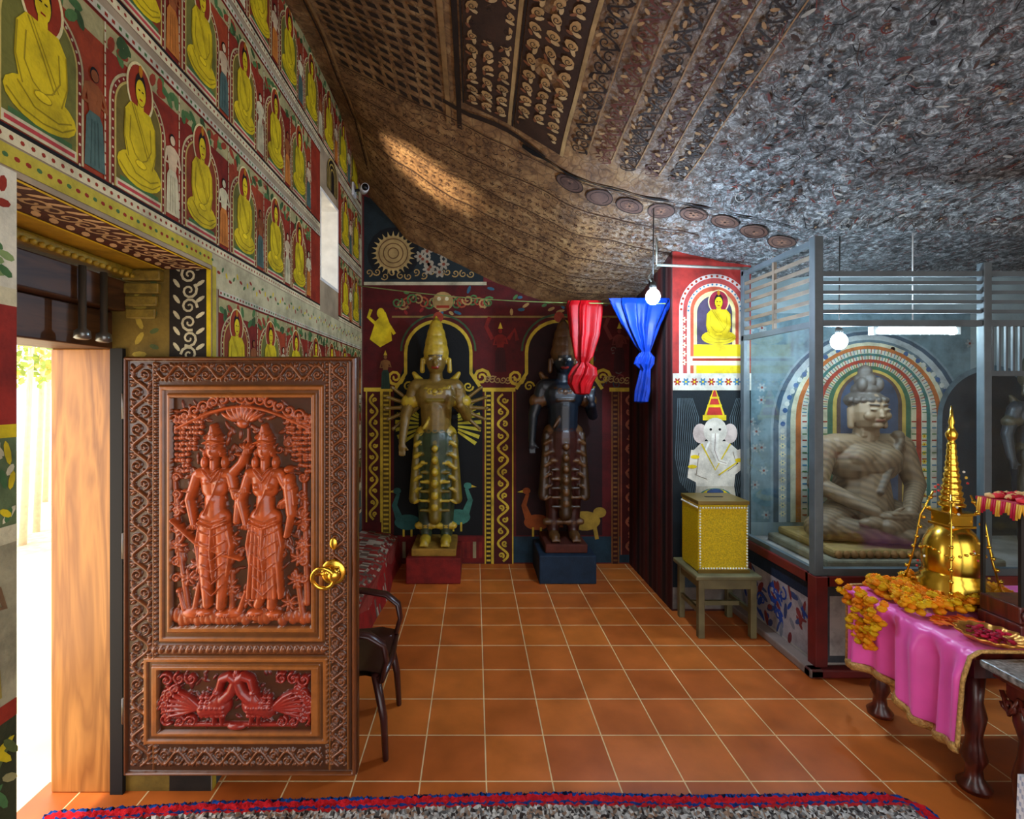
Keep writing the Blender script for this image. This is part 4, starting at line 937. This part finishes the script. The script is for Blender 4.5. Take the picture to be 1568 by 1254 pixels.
def bundle(name,c,prof,col,folds,ph=0):
    mb=MB(); n=96; vs=[];fs=[]
    for i,(z,rx,ry,dx) in enumerate(prof):
        for k in range(n):
            a=2*pi*k/n; q=1+.26*math.sin(folds*a+ph+.5*i*.3)+.1*math.sin(round(2.3*folds)*a+i*.4); vs.append((c[0]+dx+rx*q*math.cos(a),c[1]+ry*q*math.sin(a),c[2]+z))
    K=len(prof)
    for i in range(K-1):
        for k in range(n): fs.append((i*n+k,i*n+(k+1)%n,(i+1)*n+(k+1)%n,(i+1)*n+k))
    mb.add(vs,fs,col,0,True)
    m_=mat('satin_'+name,col,.5,var=.5,nscale=8,spec=.2)
    return mb.obj(name,[m_])
def dens(p,n=6):
    out=[]
    for i in range(len(p)-1):
        for k in range(n):
            t=k/n; t=t*t*(3-2*t); out.append(tuple(p[i][j]*(1-t)+p[i+1][j]*t for j in range(4)))
    out.append(p[-1]); return out
pr=wire_pt(.77)
bundle('red_cloth',(pr.x+.01,pr.y,pr.z),dens([(.02,.10,.012,0),(-.02,.115,.03,0),(-.25,.095,.045,0),(-.42,.06,.045,-.01),(-.46,.035,.03,-.01),(-.50,.075,.05,0),(-.56,.09,.06,-.01),(-.62,.075,.05,-.03),(-.70,.045,.03,-.02),(-.71,.0,.0,-.02)]),C(160,6,20),7)
pb=wire_pt(.945)
bundle('blue_cloth',(pb.x-.03,pb.y,pb.z+.01),dens([(.03,.19,.012,0),(-.01,.18,.03,0),(-.16,.12,.045,.0),(-.32,.055,.04,.02),(-.37,.03,.03,.03),(-.41,.055,.045,.03),(-.46,.06,.04,.02),(-.50,.03,.03,.03),(-.66,.045,.035,.01),(-.74,.04,.03,.0),(-.75,0,0,0)]),C(4,48,140),8)

mb=MB(); mb.tube([(WX,4.25,3.36),(WX+.10,4.22,3.36)],.012,8,C(40,40,40)); mb.tube([(WX+.09,4.26,3.37),(WX+.14,4.10,3.33)],[.036,.034],16,C(210,212,215)); mb.tube([(WX+.14,4.10,3.33),(WX+.143,4.09,3.328)],.028,16,C(15,15,18)); mb.box((WX,4.2,3.31),(WX+.02,4.3,3.42),C(200,200,200),0,.004)
mb.obj('security_camera',[vmat('cctv_plastic',rough=.35,var=.05,bump=0)])

# ------------------------------------------------------------ plastic armchair
M_pl=mat('brown_plastic',C(58,30,27),.3,var=.15,nscale=4)
ch=empty('plastic_armchair',(-.66,2.33,0)); ch.scale=(1,1,.88); mb=MB()
for sx,xx_ in((1,.27),(-1,-.24)):
    for sy in(-1,1):
        top=(.22 if sx>0 else -.2,sy*.17,.42); mb.tube([top,(xx_*.96,sy*.18,.2),(xx_,sy*.19,0)],[.03,.026,.02],10,flat=.65)
mb.grid(lambda a,b_:(-.22+.47*a,-.2+.4*b_,.43+.03*(abs(2*b_-1)**3)-.025*math.sin(pi*a)-.03*max(0,a-.85)*6),14,12); mb.grid(lambda a,b_:(-.22+.47*a,-.2+.4*b_,.405+.03*(abs(2*b_-1)**3)-.025*math.sin(pi*a)-.03*max(0,a-.85)*6),14,12)
mb.tube([(.25,-.2,.40),(.262,0,.385),(.25,.2,.40)],.018,8)
for sy in(-1,1):
    mb.tube([(-.27,sy*.19,.66),(-.12,sy*.215,.655),(.08,sy*.22,.65),(.2,sy*.215,.63),(.262,sy*.205,.58),(.275,sy*.2,.5),(.25,sy*.19,.40)],[.022,.026,.03,.03,.028,.024,.022],10,flat=.5)
    mb.tube([(-.2,sy*.18,.42),(-.26,sy*.18,.62),(-.33,sy*.16,.84)],[.024,.022,.018],8)
mb.tube([(-.33,-.16,.84),(-.35,-.08,.88),(-.355,0,.89),(-.35,.08,.88),(-.33,.16,.84)],.024,8)
for k in range(5): mb.tube([(-.21,-.1+.05*k,.44),(-.28,-.1+.05*k,.66),(-.345,-.09+.045*k,.87)],.012,6)
mb.obj('shell',[M_pl],ch)

# ------------------------------------------------------------ stool with gold donation box
M_old=mat('olive_painted_wood',C(112,104,70),.6,var=.45,nscale=7)
stl=empty('wooden_stool',(1.65,3.36,0)); mb=MB()
for sx in(-1,1):
    for sy in(-1,1):
        mb.box((sx*.17-.02,sy*.15-.02,0),(sx*.17+.02,sy*.15+.02,.38),b=.004)
mb.box((-.215,-.19,.385),(.215,.19,.415),b=.008); mb.box((-.18,-.165,.32),(.18,-.145,.385),b=.003); mb.box((-.18,.145,.32),(.18,.165,.385),b=.003)
for sx in(-1,1): mb.box((sx*.17-.01,-.15,.15),(sx*.17+.01,.15,.18)); mb.box((sx*.17-.01,-.15,.32),(sx*.17+.01,.15,.385))
mb.box((-.17,-.01,.15),(.17,.01,.18))
mb.obj('frame',[M_old],stl)
dbx=empty('gold_donation_box',(1.64,3.36,.416)); mb=MB()
mb.box((-.165,-.13,0),(.165,.13,.46),m=0,b=.01)
for z in(.03,.43):
    for k in range(18): mb.ball((-.155+k*.0183,-.134,z),.007,6,m=1)
for x in(-.155,.155):
    for k in range(22): mb.ball((x,-.134,.03+k*.019),.007,6,m=1)
for k in range(14): mb.ball((-.168,-.12+k*.0185,.43),.007,6,m=1)
mb.box((-.17,-.14,.45),(.17,.135,.475),m=2,b=.004); mb.box((-.06,-.012,.475),(.06,.012,.477),m=3)
mb.box((-.17,-.14,-.0),(.17,-.13,.02),m=2)
mb.obj('casing',[mat('gold_glitter',C(232,196,20),.4,.25,var=.35,nscale=120,bump=.6,bscale=180),mat('pearl_studs',C(240,236,220),.3),mat('dark_gold_edge',C(120,96,40),.4,.4),mat('slot',C(10,10,10))],dbx)

# ------------------------------------------------------------ altar table, cloth, offerings
TX=1.92
M_dwood=woodmat('dark_red_wood',C(58,20,16),C(96,38,26),.35,coat=.3)
tb=empty('altar_table',(0,0,0)); mb=MB()
mb.box((TX+.02,1.9,.56),(2.95,2.50,.595),m=0,b=.006); mb.box((TX+.06,1.94,.47),(2.9,2.46,.56),m=0)
for x,y in((TX+.1,2.44),(TX+.1,1.98),(2.85,2.44),(2.85,1.98)):
    mb.lathe((x,y,0),[(.05,0),(.055,.02),(.03,.05),(.026,.09),(.042,.13),(.03,.18),(.026,.22),(.04,.30),(.028,.36),(.035,.47)],18,m=0)
mb.obj('frame',[M_dwood],tb)
cl=empty('pink_satin_cloth',(0,0,0)); mb=MB()
TY0,TY1=1.86,2.51
def cloth(a,b_):
    y=TY0+(TY1-TY0)*b_; L1=1.0; drop=.36+.035*math.sin(b_*pi*2.2); s=a*(L1+drop)
    if s<L1: return (2.92-s,y,.612+.0025*math.sin(30*y+9*s))
    d=s-L1; f=min(1,d/.1)
    x=TX-.008-.012*min(1,d/.02)-f*(.026*math.sin(17*b_+1)+.016*math.sin(41*b_+3*d)+.02*d*math.sin(9*b_))-.05*d
    return (x-.01,y+.03*d*math.sin(11*b_),.612-d)
mb.grid(cloth,110,90); 
hem=[cloth(1,k/60) for k in range(61)]
mb.tube([(p[0]-.004,p[1],p[2]) for p in hem],.009,6,m=1,flat=2.2)
for bb in(0,1): mb.tube([Vector(cloth(k/60,bb))+Vector((-.003,0,.004)) for k in range(20,61)],.008,6,m=1)
m_=mat('pink_satin',C(244,92,184),.34,var=.15,nscale=5); m_.node_tree.nodes['Principled BSDF'].inputs['Sheen Weight'].default_value=.2
mb.obj('drape',[m_,mat('gold_braid',C(206,160,90),.4,.4,var=.4,nscale=80,bump=.5,bscale=120)],cl)
sc=empty('golden_stupa',(2.27,2.33,.625)); mb=MB()
mb.lathe((0,0,0),[(.15,0),(.155,.02),(.14,.035),(.145,.05),(.128,.065),(.132,.085),(.115,.1),(.118,.115),(.105,.125),(.108,.14),(.112,.18),(.11,.23),(.10,.28),(.082,.32),(.06,.345),(.05,.352)],48)
mb.box((-.052,-.052,.35),(.052,.052,.41),b=.004); mb.box((-.06,-.06,.345),(.06,.06,.357),b=.003); mb.box((-.06,-.06,.405),(.06,.06,.418),b=.003)
pf=[(.035,.418),(.036,.44)]; z=.44;r=.05
for k in range(11): pf+=[(r,z),(r*1.04,z+.012),(r*.82,z+.021)]; z+=.028; r*=.90
pf+=[(.012,z),(.02,z+.015),(.024,z+.035),(.014,z+.055),(.008,z+.075),(.013,z+.09),(.009,z+.11),(.002,z+.17)]
mb.lathe((0,0,0),pf,28)
for k in range(4):
    a=pi/4+k*pi/2
    mb.tube([(.058*math.cos(a)*1.1,.058*math.sin(a)*1.1,.5),(.11*math.cos(a),.11*math.sin(a),.38),(.135*math.cos(a),.135*math.sin(a),.2),(.165*math.cos(a),.165*math.sin(a),.06)],.0045,6)
    for j in range(9): 
        t=j/8; mb.ball(((.07+.095*t)*math.cos(a)*1.05,(.07+.095*t)*math.sin(a)*1.05,.47-.40*t),.010,8)
for k in range(30):
    a=2*pi*k/30; mb.ball((.113*math.cos(a),.113*math.sin(a),.235+.012*math.cos(4*a)),.007,6)
mb.obj('body',[M_brass],sc)
mb=MB()
for k in range(46):
    a=R.uniform(0,2*pi); zz=R.uniform(.05,.62); rr_=.16-.18*zz; mb.ball((rr_*math.cos(a)*.9,rr_*math.sin(a)*.9,zz),.006,6,R.choice([C(240,236,220),C(200,60,60),C(240,200,80)]))
mb.obj('bead_strings',[vmat('beads',rough=.3,var=0,bump=0)],sc)
mb=MB()
def marigold(p,r,c):
    n=14
    for ring,(q,zz) in enumerate([(1,.0),(.75,.35),(.45,.6)]):
        vs=[(p[0],p[1],p[2]+r*zz*.6)];
        for k in range(n):
            a=2*pi*(k+.5*ring)/n; rr_=r*q*(1 if k%2 else .72); vs.append((p[0]+rr_*math.cos(a),p[1]+rr_*math.sin(a),p[2]+r*zz+R.uniform(-.1,.15)*r))
        mb.add(vs,[(0,1+k,1+(k+1)%n) for k in range(n)],tuple(x*R.uniform(.8,1.1) for x in c))
    mb.ball((p[0],p[1],p[2]-.1*r),(r*.85,r*.85,r*.6),10,tuple(x*.75 for x in c),jit=.15)
gc=[C(250,170,6),C(252,146,6),C(240,186,12)]
for k in range(230):
    a=2*pi*k/70; q=.185+.028*(k//70)+R.uniform(-.012,.012); yv=2.33+q*.78*math.sin(a)
    if yv>2.50: continue
    xx2=2.27+q*math.cos(a)
    if xx2>2.18 and yv<2.17: continue
    marigold((xx2,yv,.64+R.uniform(0,.05)*(1 if k<140 else .5)),.022,R.choice(gc))
path=[(2.05,2.27),(1.98,2.32),(1.96,2.4),(2.0,2.46),(2.06,2.44),(2.03,2.36),(1.96,2.25),(1.945,2.18),(2.02,2.17),(2.12,2.17)]
for i in range(len(path)-1):
    for k in range(16):
        t=k/16; x=path[i][0]*(1-t)+path[i+1][0]*t;y=path[i][1]*(1-t)+path[i+1][1]*t
        marigold((max(TX+.0,x+R.uniform(-.025,.025)),min(2.48,y+R.uniform(-.025,.025)),.635+R.uniform(0,.05)),.022,R.choice(gc))
for k in range(90):
    z=.65-R.random()*.24; wdt=.05+.10*(z-.41)/.24; marigold((TX-.065+R.uniform(-.015,.012),2.34+R.uniform(-wdt,wdt),z),.021,R.choice(gc))
mb.obj('marigold_garland',[vmat('marigold_petals',rough=.7,var=.1,bump=0)])
mb=MB()
for k in range(60):
    x,y=2.06+R.uniform(-.1,.1),2.09+R.uniform(-.03,.04); a=R.uniform(0,6); r=.03
    mb.add([(x+r*math.cos(a+t)*(.5 if i%2 else 1),y+r*math.sin(a+t)*(.5 if i%2 else 1),.62+R.uniform(0,.012)) for i,t in enumerate([0,1.57,3.14,4.7])],[(0,1,2,3)],R.choice([C(236,90,30),C(244,120,20)]))
mb.obj('flower_petals',[vmat('petals',rough=.7,var=.1,bump=0)])
ds=empty('offering_dish',(2.05,1.945,.617)); mb=MB(); fl=lambda a,z:1+.07*math.cos(14*a)*min(1,max(0,z/.02))
mb.lathe((0,0,0),[(.05,0),(.07,.004),(.095,.02),(.105,.032),(.10,.032),(.09,.022),(.06,.01),(.001,.01)],84,fn=fl); mb.obj('dish',[mat('gilt_dish',C(220,150,70),.3,.7)],ds)
mb=MB()
for k in range(60):
    a=R.uniform(0,6.28);q=R.uniform(0,.07); mb.ball((q*math.cos(a),q*math.sin(a),.018+R.uniform(0,.015)),(.014,.010,.006),6,R.choice([C(160,10,50),C(190,20,60),C(130,8,40)]),jit=.2)
mb.obj('petals',[vmat('petals_red',rough=.6,var=.1,bump=0)],ds)
gcx=empty('glass_reliquary_case',(0,0,0)); mb=MB()
X0,X1,Y0,Y1,Z0,Z1=2.20,2.75,1.97,2.13,.617,1.16
mb.box((X0-.015,Y0-.012,Z0),(X1,Y1,Z0+.05),m=0,b=.006); mb.box((X0-.005,Y0-.0,Z0+.05),(X1,Y1,Z0+.12),m=0,b=.006)
for k in range(8): mb.tube([(X0+.02+.06*k+.02*math.cos(t),Y0-.006,Z0+.085+.02*math.sin(t)) for t in [.5*j for j in range(10)]],.004,5,m=0)
for x in(X0,X1-.012):
    for y in(Y0,Y1-.012): mb.box((x,y,Z0+.12),(x+.012,y+.012,Z1-.03),m=1)
mb.box((X0-.005,Y0-.005,Z1-.035),(X1,Y1,Z1-.02),m=1); mb.box((X0+.003,Y0+.004,Z0+.12),(X0+.006,Y1-.01,Z1-.04),m=2); mb.box((X0+.01,Y0+.003,Z0+.12),(X1-.01,Y0+.006,Z1-.04),m=2)
mb.obj('case',[M_dwood,mat('black_frame',C(30,28,28),.4),M_glass],gcx)
mb=MB(); mb.box((X0-.02,Y0-.02,Z1-.02),(X1,Y1,Z1-.005),C(176,30,50))
for k in range(60):
    x=X0-.02+k*.0095; c=C(190,30,60) if (k//2)%2 else C(226,170,60); mb.tube([(x,Y0-.022,Z1-.005),(x+.003,Y0-.032,Z1-.06-.012*math.sin(k*.9))],[.006,.004],5,c)
for k in range(18):
    y=Y0-.02+k*.0095; c=C(190,30,60) if (k//2)%2 else C(226,170,60); mb.tube([(X0-.022,y,Z1-.005),(X0-.032,y,Z1-.06-.012*math.sin(k*.9))],[.006,.004],5,c)
for k in range(80): mb.ball((R.uniform(X0,X1-.05),R.uniform(Y0,Y1),Z1+.005),(.022,.018,.012),6,R.choice([C(190,30,50),C(220,60,70),C(230,180,120)]),jit=.2)
mb.obj('fringed_cover',[vmat('fringe',rough=.7,var=.1,bump=0)],gcx)
mb=MB(); mb.lathe((2.45,2.05,Z0+.12),[(.05,0),(.055,.02),(.03,.04),(.045,.08),(.04,.13),(.02,.16),(.012,.22),(.002,.28)],24); mb.obj('relic_casket',[M_brass],gcx)

nt_=empty('carved_side_table',(0,0,0)); mb=MB()
Y0,Y1=1.22,1.845
mb.box((1.90,Y0,.572),(2.9,Y1,.60),m=1,b=.006); mb.box((1.93,Y0+.03,.545),(2.87,Y1-.02,.572),m=0,b=.004); mb.box((1.96,Y0+.05,.48),(2.84,Y1-.04,.545),m=0)
for k in range(9):
    y=Y0+.07+k*.062; sg=1 if k%2 else -1
    mb.tube([(1.952,y+.028*(1-j/14)*math.cos(sg*j*.62),.475+.028*(1-j/14)*math.sin(sg*j*.62)-.015) for j in range(13)],.007,6)
    mb.tube([(1.955,y-.03,.50),(1.952,y,.43),(1.955,y+.03,.50)],[.008,.012,.008],6)
for k in range(14):
    x=2.0+k*.062; mb.tube([(x-.03,Y1-.038,.50),(x,Y1-.036,.43),(x+.03,Y1-.038,.50)],[.008,.012,.008],6)
for x in(2.0,2.8):
    for y in(Y0+.08,Y1-.08): mb.lathe((x,y,0),[(.04,0),(.045,.02),(.028,.05),(.04,.12),(.045,.2),(.03,.28),(.026,.34),(.042,.4),(.045,.48)],18)
mb.box((1.95,1.2,.24),(2.8,1.70,.255))
gm=mat('speckled_granite',C(150,146,142),.3,var=.3,nscale=60,col2=C(70,68,66))
mb.obj('frame',[M_dwood,gm],nt_)
mb=MB()
def lace(a,b_):
    y=1.22+.5*b_; d=a*.24; sc_=.02*abs(math.sin(b_*22)) if a>.98 else 0
    return (1.918-.01*math.sin(26*b_)*a-.01,y,.262-d+sc_)
mb.grid(lace,16,80,colf=lambda a,b_: C(235,236,242) if (int(a*16)+int(b_*80))%3 else C(176,184,206)); mb.grid(lambda a,b_:(1.908+.85*a,1.22+.5*b_,.262),4,4,C(235,236,242))
mb.obj('lace_cloth',[vmat('lace',rough=.8,var=.05,bump=.2)],nt_)

# ------------------------------------------------------------ rug
mb=MB()
nx,ny=400,80; RX0,RX1,RY0,RY1=-1.62,1.74,1.16,1.945
def far(x): return RY1-.075*max(0,(-.2-x)/1.42)
def rug(a,b_):
    x=RX0+(RX1-RX0)*a; y=RY0+(far(x)-RY0)*b_
    e=min(a*3.36,(1-a)*3.36,(1-b_)*.785,b_*.785)
    h=.016+R.uniform(-.006,.007) if e>.004 else .003
    dx=max(0,x-(RX1-.12)); y-=.4*dx*dx/.12*(b_**6)*2
    return (x+R.uniform(-.004,.004),y+R.uniform(-.003,.003)+.006*math.sin(x*5),h)
def rcol(a,b_):
    e=min(a*3.36,(1-a)*3.36,(1-b_)*.785,b_*.785)
    j=R.uniform(.7,1.15)
    if e<.018: c=C(34,74,150) if R.random()<.7 else C(20,30,60)
    elif e<.05: c=C(196,36,44)
    elif e<.062: c=C(40,60,120)
    elif e<.07: c=C(180,40,44)
    else: c=R.choice([C(180,174,166),C(130,126,122),C(90,86,84),C(200,196,190),C(60,52,50),C(150,120,100)])
    return tuple(x*j for x in c)
mb.grid(rug,nx,ny,colf=rcol)
for k in range(420):
    x=R.uniform(RX0,RX1-.1); y=far(x)+.006*math.sin(x*5); mb.tube([(x,y-.01,.008),(x+R.uniform(-.01,.01),y+R.uniform(.002,.010),.004)],[.004,.002],4,C(34,70,140) if k%4 else C(120,50,60))
mb.obj('shaggy_rug',[vmat('rug_wool',rough=.95,var=.1,bump=.4,fine=200,spec=.1)])

# ------------------------------------------------------------ outside
mb=MB(); mb.box((-14,-8,-.14),(-1.76,14,-.04)); mb.obj('courtyard_ground',[mat('pale_sand',C(226,204,160),.9,var=.15,nscale=3)])
tr_=empty('garden_trees',(0,0,0)); mb=MB()
for (cx,cy,cz_,rr_) in((-5.2,5.8,2.6,1.2),(-6.5,7.4,3.2,1.6),(-4.9,5.3,2.2,.6),(-7.5,6.6,2.2,1.2)):
    for k in range(600):
        a=R.uniform(0,2*pi);b_=math.acos(R.uniform(-1,1));q=rr_*R.uniform(.5,1)**.5; p=Vector((cx+q*math.sin(b_)*math.cos(a),cy+q*math.sin(b_)*math.sin(a),cz_+q*.8*math.cos(b_)))
        d=Vector((R.uniform(-1,1),R.uniform(-1,1),R.uniform(-1,1))).normalized(); e_=d.orthogonal().normalized(); s_=.09
        mb.add([p,p+d*s_*.5+e_*s_*.3,p+d*s_,p+d*s_*.5-e_*s_*.3],[(0,1,2,3)],R.choice([C(180,206,100),C(210,220,140),C(150,176,90),C(230,200,110)]))
    mb.tube([(cx,cy,-.1),(cx+.1,cy,cz_)],[.035,.025],8,C(220,204,180))
mb.obj('foliage',[vmat('leaves',rough=.6,var=.2,bump=0)],tr_)

# ------------------------------------------------------------ lights
w=bpy.data.worlds.new('World'); scene.world=w; w.use_nodes=True; bg=w.node_tree.nodes['Background']; bg.inputs[0].default_value=(.98,.98,1,1); bg.inputs[1].default_value=2.9
def light(name,type_,loc,energy,col,rot=None,target=None,**kw):
    l=bpy.data.lights.new(name,type_); l.energy=energy; l.color=col
    for k,v in kw.items(): setattr(l,k,v)
    o=bpy.data.objects.new(name,l); o.location=loc; scene.collection.objects.link(o)
    if target is not None: o.rotation_euler=(Vector(target)-Vector(loc)).to_track_quat('-Z','Y').to_euler()
    elif rot: o.rotation_euler=rot
    return o
light('sun','SUN',(-6,0,8),4,(1,.93,.8),target=(-5,1,0),angle=.02)
o=light('window_sunbeam','SPOT',(-1.3,3.58,2.55),190,(1,.86,.62),target=(-.30,3.80,3.38),spot_size=.8,spot_blend=.85,shadow_soft_size=.03); o.scale=(.5,1,1)
light('doorway_daylight','AREA',(-1.9,1.55,1.1),8,(1,.95,.85),target=(0,1.7,.9),shape='RECTANGLE',size=.7,size_y=1.6)

# ------------------------------------------------------------ camera
cd=bpy.data.cameras.new('camera'); cd.sensor_width=36; cd.lens=17.2; cd.shift_x=.03625; cd.shift_y=-.0156; cd.clip_start=.02
co=bpy.data.objects.new('camera',cd); co.location=(0,0,1.6); co.rotation_euler=(pi/2,0,0); scene.collection.objects.link(co); scene.camera=co
